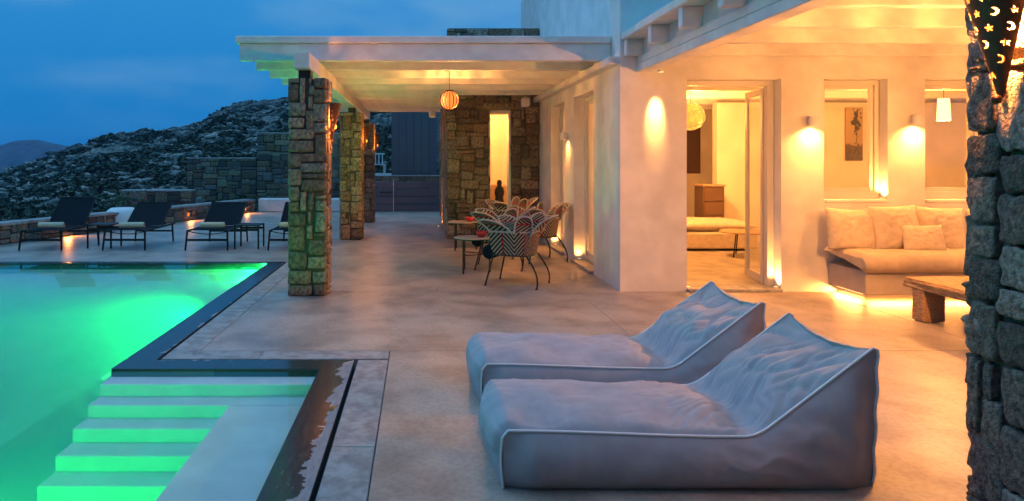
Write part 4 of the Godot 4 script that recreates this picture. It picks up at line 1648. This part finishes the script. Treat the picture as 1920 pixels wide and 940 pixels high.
func woven_chair(label: String, pos: Vector3, yaw: float) -> Node3D:
	var o := thing("woven_chair", label, "chair", pos, yaw, "woven petal armchairs on the dining terrace")
	var hw := 0.27
	var hd := 0.27
	var y0 := 0.41
	var y1 := 0.72
	# skirt: back and two sides, flaring; front open
	var path := [Vector2(-hw, -hd), Vector2(-hw - 0.01, 0.0), Vector2(-hw + 0.01, hd - 0.06), Vector2(-hw + 0.08, hd), Vector2(0, hd + 0.015), Vector2(hw - 0.08, hd), Vector2(hw - 0.01, hd - 0.06), Vector2(hw + 0.01, 0.0), Vector2(hw, -hd)]
	var g := []
	var top := []
	for i in path.size():
		var p: Vector2 = path[i]
		var row := []
		for k in 5:
			var t := k / 4.0
			var f := 0.90 + 0.14 * t
			row.append(Vector3(p.x * f, lerpf(y0, y1, t), p.y * f))
		g.append(row)
		top.append(row[4])
	var st := tool()
	sheet(st, g, false, Vector2(3.0, 0.9))
	part("skirt", done(st), M.woven, o)
	st = tool()
	tube(st, top, 0.013, 6)
	part("top_rim", done(st), M.woven_rim, o)
	st = tool()
	var rim := []
	for p in path:
		rim.append(Vector3(p.x * 0.90, y0, p.y * 0.90))
	rim.append(rim[0])
	tube(st, rim, 0.012, 6)
	part("seat_frame", done(st), M.black_metal, o)
	g = []
	for i in 9:
		var row := []
		for j in 9:
			var x := lerpf(-hw * 0.92, hw * 0.92, i / 8.0)
			var z: float = lerpf(-hd * 0.95, hd * 0.92, j / 8.0)
			row.append(Vector3(x, 0.47 + 0.03 * sin(PI * i / 8.0) * sin(PI * j / 8.0), z))
		g.append(row)
	st = tool()
	sheet(st, g, true, Vector2(2.0, 1.0))
	part("seat", done(st), M.woven, o)
	# black bolster along the front edge
	st = tool()
	tube(st, [Vector3(-0.25, 0.44, -hd - 0.02), Vector3(-0.24, 0.44, -hd - 0.02), Vector3(0.0, 0.44, -hd - 0.03), Vector3(0.24, 0.44, -hd - 0.02), Vector3(0.25, 0.44, -hd - 0.02)], [0.06, 0.095, 0.10, 0.095, 0.06], 16)
	part("bolster", done(st), M.sling, o)
	# petals: two long arms, two upright loops, one broad back
	for s in [-1.0, 1.0]:
		var lr := Vector3(s, 0, 0)
		petal(o, Vector3(s * hw * 1.02, y1 - 0.02, -0.10), Vector3(0, 0, -s), Vector3(0, 0.75, -0.65).normalized(), (lr + Vector3(0, 0, -0.3)).normalized(), 0.30, 0.30, 1.1)
		petal(o, Vector3(s * hw * 0.98, y1 - 0.02, hd * 0.72), Vector3(-s * 0.5, 0, -s * 0.85).normalized() * 1.0, Vector3.UP, (lr * 0.8 + Vector3(0, 0, 0.5)).normalized(), 0.24, 0.26, 0.7)
	petal(o, Vector3(0, y1 - 0.04, hd * 1.04), Vector3(-1, 0, 0), Vector3(0, 0.9, 0.35).normalized(), Vector3(0, 0, 1), 0.46, 0.36, 1.2)
	# legs
	for s in [-1.0, 1.0]:
		for z in [-1.0, 1.0]:
			st = tool()
			var pts := []
			for k in 7:
				var t := k / 6.0
				var e := 0.10 * t if z < 0 else 0.16 * sin(t * PI * 0.62)
				pts.append(Vector3(s * (hw * 0.86 + 0.05 * t), lerpf(y0, 0.0, t), z * (hd * 0.84 + e)))
			tube(st, pts, 0.012, 7)
			lathe(st, [[0.0, 0.012], [0.02, 0.010], [0.022, 0.0]], 8, pts[6])
			part("leg", done(st), M.black_metal, o)
	return o

func woven_set() -> void:
	var wt: StandardMaterial3D = M.woven.duplicate()
	wt.resource_name = "woven_t"
	wt.uv1_scale = Vector3(0.55, 0.6, 1)
	M.woven_t = wt
	woven_chair("black and white woven petal armchair standing in front of the group", Vector3(1.30, 0, -9.15), deg_to_rad(63))
	woven_chair("black and white woven petal armchair behind the front table", Vector3(1.22, 0, -10.55), deg_to_rad(80))
	woven_chair("black and white woven petal armchair beside the glass door", Vector3(1.98, 0, -11.3), deg_to_rad(110))
	woven_chair("black and white woven petal armchair close to the stone annex", Vector3(1.72, 0, -13.1), deg_to_rad(95))
	var tabs := [["small round black-legged table with red bowl beside the front chair", Vector3(0.80, 0, -10.15)], ["small round black-legged table with red bowl beside the rear chairs", Vector3(0.82, 0, -12.75)]]
	for i in 2:
		var t := thing("round_table", tabs[i][0], "table", tabs[i][1], 0.4, "small round tables with red bowls")
		var st := tool()
		lathe(st, [[0.0, 0.52], [0.265, 0.52], [0.275, 0.512], [0.275, 0.505]], 36, Vector3.ZERO, false)
		part("table_top", done(st), M.table_top, t)
		st = tool()
		lathe(st, [[0.25, 0.490], [0.28, 0.490], [0.28, 0.505], [0.25, 0.505], [0.25, 0.490]], 36, Vector3.ZERO, false)
		part("rim", done(st), M.black_metal, t)
		for k in 3:
			var a := TAU * k / 3.0 + 2.6
			st = tool()
			tube(st, [Vector3(cos(a) * 0.255, 0.50, sin(a) * 0.255), Vector3(cos(a) * 0.255, 0.0, sin(a) * 0.255)], 0.014, 7)
			part("leg", done(st), M.black_metal, t)
			var b := TAU * (k + 1) / 3.0 + 2.6
			st = tool()
			tube(st, [Vector3(cos(a) * 0.255, 0.27, sin(a) * 0.255), Vector3(cos(b) * 0.255, 0.27, sin(b) * 0.255)], 0.008, 6)
			part("stretcher", done(st), M.black_metal, t)
		var bowl := thing("red_bowl", ["red glass candle bowl on the front round table", "red glass candle bowl on the rear round table"][i], "bowl", tabs[i][1] + Vector3(0.13, 0.521, 0.02), 0, "red candle bowls")
		st = tool()
		lathe(st, [[0.0, 0.004], [0.045, 0.0], [0.075, 0.035], [0.088, 0.085], [0.082, 0.085], [0.068, 0.04], [0.0, 0.014]], 28)
		part("glass", done(st), M.red_glass, bowl)

# ---------------------------------------------------------------- bean bag loungers
func bag_top(x: float) -> float:
	var seat := 0.288 - 0.030 * smoothstep(0.0, 1.2, x)
	var slope := 0.255 + (x - 1.27) * 0.76
	# smooth maximum
	var k := 0.05
	var h := clampf(0.5 + 0.5 * (slope - seat) / k, 0.0, 1.0)
	return lerpf(seat, slope, h) + k * h * (1.0 - h)

func bean_bag(label: String, pos: Vector3, sd: int) -> void:
	var o := thing("bean_bag_lounger", label, "bean bag", pos, 0, "grey bean bag loungers")
	var L := 1.885
	var W := 0.78
	var nz := FastNoiseLite.new()
	nz.seed = sd
	nz.frequency = 1.0
	nz.fractal_octaves = 2
	var one := FastNoiseLite.new()
	one.seed = sd + 9
	one.frequency = 1.0
	one.fractal_type = FastNoiseLite.FRACTAL_NONE
	# edge profile: foot bottom -> foot top -> seat -> back top
	var prof := []
	for i in 16:
		var t := i / 16.0
		prof.append(Vector2(0.0 - 0.012 * sin(t * PI), 0.285 * t))
	var n := 150
	for i in n + 1:
		var x := L * i / n
		var r := 0.03
		var y := bag_top(x)
		if x < r:
			y -= r - sqrt(r * r - (r - x) * (r - x))
		if x > L - r:
			y -= r - sqrt(maxf(0.0, r * r - (x - L + r) * (x - L + r)))
		prof.append(Vector2(x, y))
	var st := tool()
	var g := []
	var m := 64
	var np := prof.size()
	for i in np:
		var p: Vector2 = prof[i]
		var q: Vector2 = prof[mini(i + 1, np - 1)]
		var b: Vector2 = prof[maxi(i - 1, 0)]
		var tn := (q - b).normalized()
		var nr := Vector2(-tn.y, tn.x)
		var fi := float(i) / (np - 1)
		var back := smoothstep(1.22, 1.36, p.x)
		var row := []
		for j in m + 1:
			var v := float(j) / m
			var arch := pow(sin(PI * v), 0.55)
			var puff := 0.0
			if i < 18:
				puff = 0.075 * sin(PI * clampf(fi * np / 20.0, 0, 1) * 0.62 + 0.25)
			else:
				puff = lerpf(0.078, 0.055, back) - 0.065 * exp(-pow((p.x - 1.27) / 0.11, 2.0))
				puff = lerpf(puff, -0.055, smoothstep(L - 0.42, L, p.x))
			var e := minf(v, 1.0 - v)
			var z: float = -W * v
			# wrinkles
			var wv := 0.0
			if i >= 10:
				var bk := back * (1.0 - 0.85 * smoothstep(L - 0.16, L, p.x))
				var up := clampf((p.x - 1.27) / (L - 1.27), 0.0, 1.0)
				var wx := one.get_noise_2d(p.x * 3.0 + 5.0, z * 3.0) * 0.10
				# folds fanning up the backrest from the crease, and broad creases above them
				var f1 := absf(one.get_noise_2d((z + wx) * 8.5 + p.x * 3.0, p.x * 2.2 + 11.0))
				var f2 := absf(one.get_noise_2d((p.x + wx) * 2.8 - z * 2.2 + 40.0, z * 2.0 + p.x * 1.2))
				var f3 := absf(one.get_noise_2d((p.x - wx) * 2.0 + z * 5.0 + 80.0, z * 1.2 - p.x * 1.5))
				var low_m := 1.0 - smoothstep(0.35, 0.75, up)
				var high_m := smoothstep(0.18, 0.5, up)
				wv += bk * (sqrt(f1) * 0.026 * low_m + (pow(f2, 0.8) * 0.034 + pow(f3, 0.8) * 0.024 - exp(-f2 * 16.0) * 0.012 - 0.018) * high_m)
				# seat: smooth, with slanting folds gathered towards the crease
				var g1 := absf(one.get_noise_2d((p.x * 0.75 + z + wx * 0.6) * 8.5 + 90.0, (p.x - z) * 1.6))
				var gather := exp(-pow((p.x - 1.10) / 0.30, 2.0)) * (1.0 - back)
				wv += gather * sqrt(g1) * 0.015
				wv += (1.0 - back) * 0.018 * one.get_noise_2d(p.x * 2.2 + 7.0, z * 2.4)
				var g2 := absf(one.get_noise_2d(p.x * 2.2 + z * 4.6 + 21.0, z * 1.5 - p.x * 1.5))
				wv += (1.0 - back) * (sqrt(g2) - 0.5) * 0.005
			wv += 0.004 * sin(p.x * 95.0 + nz.get_noise_1d(p.x * 6.0) * 9.0) * exp(-e * 16.0) * (1.0 if i > 18 else 0.0)
			wv *= smoothstep(0.0, 0.05, e)
			var d := puff * arch + wv
			var sag := 0.0
			row.append(Vector3(p.x + nr.x * d, p.y + nr.y * d, z))
		g.append(row)
	sheet(st, g, false)
	part("top_cover", done(st), M.bag_fabric, o)
	# sides
	for s in [0.0, 1.0]:
		var gs := []
		for i in range(16, np):
			var p: Vector2 = prof[i]
			var xx := p.x
			var row := []
			for j in 25:
				var t := j / 24.0
				var endf := smoothstep(0.0, 0.16, minf(xx, L - xx))
				var bulge := 0.058 * pow(sin(PI * (0.10 + 0.90 * t)), 0.8) * endf * (1.0 + 0.5 * p.y) if t < 1.0 else 0.0
				var wr: float = 0.006 * nz.get_noise_2d(xx * 3.0 + 100.0 * s, p.y * t * 4.0) * endf * sin(PI * t)
				var fold: float = pow(1.0 - absf(nz.get_noise_2d(xx * 3.4 + t * 1.6 + 17.0, t * 1.2 + s * 31.0)), 4.0) * 0.020 * endf * sin(PI * t) * smoothstep(0.7, 1.7, xx)
				wr += fold + 0.003 * sin(xx * 80.0 + nz.get_noise_1d(xx * 5.0) * 8.0) * exp(-(1.0 - t) * 9.0) * (1.0 - t)
				var inset := 0.02 * pow(1.0 - t, 6.0)
				var z: float = (bulge + wr - inset) if s == 0.0 else -W - (bulge + wr - inset)
				row.append(Vector3(xx - (0.025 * (1.0 - t) * smoothstep(1.2, L, xx)), p.y * t, z))
			gs.append(row)
		var ss := tool()
		sheet(ss, gs, s == 0.0)
		part("side_panel", done(ss), M.bag_fabric, o)
	# back panel
	var gb := []
	for j in m + 1:
		var v := float(j) / m
		var row := []
		for k in 25:
			var t := k / 24.0
			var topp: Vector3 = g[np - 1][j]
			var bulge := 0.085 * sin(PI * clampf(t * 0.95 + 0.05, 0, 1)) * pow(sin(PI * v), 0.6)
			var wr: float = 0.008 * nz.get_noise_2d(v * 6.0, t * 3.0 + 55.0) * sin(PI * v) * sin(PI * t)
			row.append(Vector3(lerpf(L - 0.025, topp.x, t) + bulge + wr, topp.y * t, topp.z))
		gb.append(row)
	var sb := tool()
	sheet(sb, gb, true)
	part("back_panel", done(sb), M.bag_fabric, o)
	# piping along both side seams
	for s in [0, m]:
		var pts := []
		for i in range(0, np, 2):
			pts.append(g[i][s] + Vector3(0, 0.003, 0.003 if s == 0 else -0.003))
		pts.append(g[np - 1][s])
		for k in range(23, -1, -2):
			var wob := 0.006 * sin(k * 0.9 + sd)
			pts.append(Vector3(gb[s][k].x + wob, gb[s][k].y, gb[s][k].z + (0.004 if s == 0 else -0.004)))
		var sp := tool()
		tube(sp, pts, 0.0068, 6)
		part("piping", done(sp), M.piping, o)

func bean_bags() -> void:
	bean_bag("grey bean bag lounger with white piping, deeply creased, nearest the stone lantern column", Vector3(0.425, 0.002, -3.434), 5)
	bean_bag("grey bean bag lounger with white piping, lying on the villa side of its twin", Vector3(0.43, 0.002, -4.56), 23)

# ---------------------------------------------------------------- outdoor lamps
func star_hole(p: Vector2, r: float) -> bool:
	var a := fposmod(atan2(p.x, p.y), TAU / 5.0) - TAU / 10.0
	var l := p.length()
	return l < r * (0.42 + 0.58 * pow(absf(a) / (TAU / 10.0), 1.3))

func moon_hole(p: Vector2, r: float) -> bool:
	return p.length() < r and (p - Vector2(r * 0.42, r * 0.1)).length() > r * 0.78

# half-cone of pierced metal; open back towards -x local wall plane at x = 0, tip at the bottom
func cone_mesh(nu: int, nv: int, h: float, r: float) -> ArrayMesh:
	var st := tool()
	st.set_smooth_group(0)
	var pos := func(i: int, j: int) -> Vector3:
		var t := float(j) / nv
		var rr := lerpf(0.012, r, t)
		var a := PI * float(i) / nu - PI / 2.0
		var y := h * t
		if j == nv:
			y -= 0.018 * absf(fposmod(float(i) / nu * 9.0, 1.0) - 0.5) * 2.0
		return Vector3(cos(a) * rr + 0.006, y, sin(a) * rr)
	for j in nv:
		for i in nu:
			var t := (j + 0.5) / nv
			var arc := ((i + 0.5) / nu - 0.5) * PI * lerpf(0.012, r, t)
			var y := h * t
			var hole := false
			for k in 6:
				var cy := 0.10 + k * 0.068
				if absf(y - cy) > 0.024:
					continue
				var rr := lerpf(0.012, r, cy / h) * PI
				var count := maxi(1, int(rr / 0.062))
				for c in count:
					var cxx := ((c + 0.5) / count - 0.5) * rr
					var p := Vector2(arc - cxx, y - cy)
					if (c + k) % 2 == 0:
						hole = hole or star_hole(p, 0.018)
					else:
						hole = hole or moon_hole(p, 0.017)
			if hole:
				continue
			var a: Vector3 = pos.call(i, j)
			var b: Vector3 = pos.call(i + 1, j)
			var c2: Vector3 = pos.call(i + 1, j + 1)
			var d: Vector3 = pos.call(i, j + 1)
			quad(st, a, b, c2, d, Vector3(a.x + c2.x, 0, a.z + c2.z))
	lathe(st, [[0.0, -0.03], [0.018, -0.022], [0.022, -0.005], [0.016, 0.012], [0.0, 0.016]], 12, Vector3(0.03, 0, 0))
	return done(st)

func torch(mesh: Mesh, label: String, pos: Vector3, yaw: float, energy: float, scale := 1.0, at_h := 0.21) -> void:
	var o := thing("cone_sconce", label, "wall sconce", pos, yaw, "pierced cone lanterns on the stone columns")
	part("pierced_shade", mesh, M.rusty_metal, o, Transform3D(Basis().scaled(Vector3.ONE * scale), Vector3.ZERO))
	part("back_strap", box(Vector3(-0.004, 0.02, -0.012), Vector3(0.008, 0.5 * scale, 0.012), 0.002), M.rusty_metal, o)
	var b := SphereMesh.new()
	b.radius = 0.022
	b.height = 0.06
	part("bulb", b, M.amber_glow, o, Transform3D(Basis(), Vector3(0.055, at_h * scale, 0)))
	omni(o, Vector3(0.055, at_h * scale, 0), energy, AMBER, 0.02)

func down_sconce(label: String, pos: Vector3, yaw: float, energy: float) -> void:
	# cylinder on a short arm; local +z points away from the wall
	var o := thing("wall_downlight", label, "wall sconce", pos, yaw, "white cylinder downlights on the villa walls")
	var st := tool()
	lathe(st, [[0.0, 0.12], [0.056, 0.12], [0.06, 0.116], [0.06, 0.0], [0.052, 0.0], [0.052, 0.03], [0.0, 0.03]], 28, Vector3(0, 0, 0.085), false)
	part("cylinder", done(st), M.white_pot, o)
	part("wall_arm", box(Vector3(-0.03, 0.03, 0.0), Vector3(0.03, 0.10, 0.04), 0.004), M.white_pot, o)
	st = tool()
	lathe(st, [[0.0, 0.022], [0.048, 0.022], [0.05, 0.028]], 20, Vector3(0, 0, 0.085))
	part("lamp_lens", done(st), M.warm_glow, o)
	spot(o, Vector3(0, 0.012, 0.085), Vector3(0, -1, -0.03), 74.0, energy, WARM, 0.045, 1.0)

func uplight(label: String, pos: Vector3, dir: Vector3, energy: float) -> void:
	var o := thing("floor_uplight", label, "uplight", pos, 0, "small uplights set in thresholds and floor")
	var st := tool()
	lathe(st, [[0.0, 0.008], [0.022, 0.008], [0.024, 0.012], [0.034, 0.012], [0.036, 0.0]], 20)
	part("trim_ring", done(st), M.frame, o)
	st = tool()
	lathe(st, [[0.0, 0.014], [0.02, 0.012], [0.021, 0.009]], 16)
	part("lamp_lens", done(st), M.warm_glow, o)
	spot(o, Vector3(0, 0.03, 0), dir, 60.0, energy * 3.0, WARM, 0.02, 1.0)

func lamps() -> void:
	down_sconce("white cylinder downlight between the open door and the first window", Vector3(4.945, 2.09, -8.62), 0, 3.4)
	down_sconce("white cylinder downlight between the two front windows", Vector3(6.24, 2.11, -8.62), 0, 3.4)
	down_sconce("white cylinder downlight beyond the second front window", Vector3(7.45, 2.11, -8.62), 0, 3.4)
	down_sconce("white cylinder downlight on the pier between the glass side doors", Vector3(2.545, 2.02, -11.62), -PI / 2, 1.2)
	# spot under the beam end
	var o := thing("beam_spotlight", "small spotlight under the beam shining down the villa corner", "spotlight", Vector3(2.99, 2.775, -8.42))
	var st := tool()
	lathe(st, [[0.0, 0.0], [0.035, 0.0], [0.035, -0.02], [0.03, -0.028]], 18)
	part("housing", done(st), M.white_pot, o)
	st = tool()
	lathe(st, [[0.03, -0.028], [0.0, -0.026]], 18)
	part("lamp_lens", done(st), M.warm_glow, o)
	spot(o, Vector3(0, -0.04, 0), Vector3(0, -1, -0.40), 14.0, 12.0, WARM, 0.03)
	# uplights in the openings
	uplight("tiny uplight at the open door's left reveal", Vector3(3.425, 0.041, -8.68), Vector3(-0.12, 1, 0), 0.5)
	uplight("tiny uplight at the open door's right reveal beside the folded leaf", Vector3(4.54, 0.041, -8.68), Vector3(0.12, 1, 0), 0.7)
	uplight("tiny uplight on the sill of the first front window", Vector3(5.885, 1.166, -8.68), Vector3(0.12, 1, 0), 0.5)
	uplight("tiny uplight on the sill of the second front window", Vector3(7.165, 1.166, -8.68), Vector3(0.12, 1, 0), 0.5)
	uplight("tiny uplight at the far reveal of the nearer glass side door", Vector3(2.62, 0.046, -11.13), Vector3(0, 1, -0.12), 0.13)
	uplight("tiny uplight at the far reveal of the farther glass side door", Vector3(2.62, 0.046, -13.07), Vector3(0, 1, -0.12), 0.13)
	uplight("floor uplight grazing the side of the stone annex", Vector3(0.50, 0.001, -17.2), Vector3(0.16, 1, 0), 0.9)
	# pierced cone lanterns
	var fine := cone_mesh(120, 150, 0.56, 0.16)
	var coarse := cone_mesh(48, 70, 0.56, 0.16)
	torch(coarse, "pierced cone lantern on the column at the pool corner", Vector3(-1.105, 1.90, -8.55), 0, 2.0, 0.85)
	torch(coarse, "pierced cone lantern on the middle pergola column", Vector3(-1.17, 1.90, -14.5), 0, 2.0, 0.85)
	torch(coarse, "pierced cone lantern on the column near the gate", Vector3(-1.18, 1.90, -18.5), 0, 2.0, 0.85)
	torch(fine, "large pierced cone lantern with stars and moons on the dark column", Vector3(2.595, 1.93, -3.03), PI, 8.0, 1.0, 0.30)
	lantern("round ribbed paper lantern hanging from the dining pergola rafters", Vector3(0.47, 2.575, -10.45), 0.62, 2.9)
	lantern("round ribbed paper lantern hanging over the plank table", Vector3(6.3, 1.98, -6.5), 1.00, 4.0)
	lantern("round ribbed paper lantern under the canopy near the dark column", Vector3(4.7, 1.98, -5.2), 1.00, 11.5)

func lantern(label: String, pos: Vector3, drop: float, energy: float) -> void:
	var st := tool()
	var l := thing("hanging_lantern", label, "lantern", pos, 0, "round paper lanterns")
	var s := SphereMesh.new()
	s.radius = 0.135
	s.height = 0.285
	part("lamp_paper", s, M.lantern_paper, l)
	for i in 16:
		var a := TAU * i / 16.0
		var pts := []
		for k in 15:
			var b := lerpf(-1.35, 1.35, k / 14.0)
			pts.append(Vector3(cos(a) * cos(b) * 0.15, sin(b) * 0.152, sin(a) * cos(b) * 0.15))
		st = tool()
		tube(st, pts, 0.008, 5, false)
		part("rib", done(st), M.rusty_metal, l)
	for y in [0.148, -0.15]:
		st = tool()
		lathe(st, [[0.0, y + 0.012], [0.062, y + 0.012], [0.066, y], [0.062, y - 0.012], [0.0, y - 0.012]], 20)
		part("end_ring", done(st), M.rusty_metal, l)
	st = tool()
	tube(st, [Vector3(0, 0.16, 0), Vector3(0, drop * 0.6, 0), Vector3(0, drop, 0)], 0.004, 5)
	part("chain", done(st), M.black_metal, l)
	var bulb := SphereMesh.new()
	bulb.radius = 0.03
	bulb.height = 0.07
	part("bulb", bulb, M.warm_glow, l)
	omni(l, Vector3.ZERO, energy, WARM, 0.02)
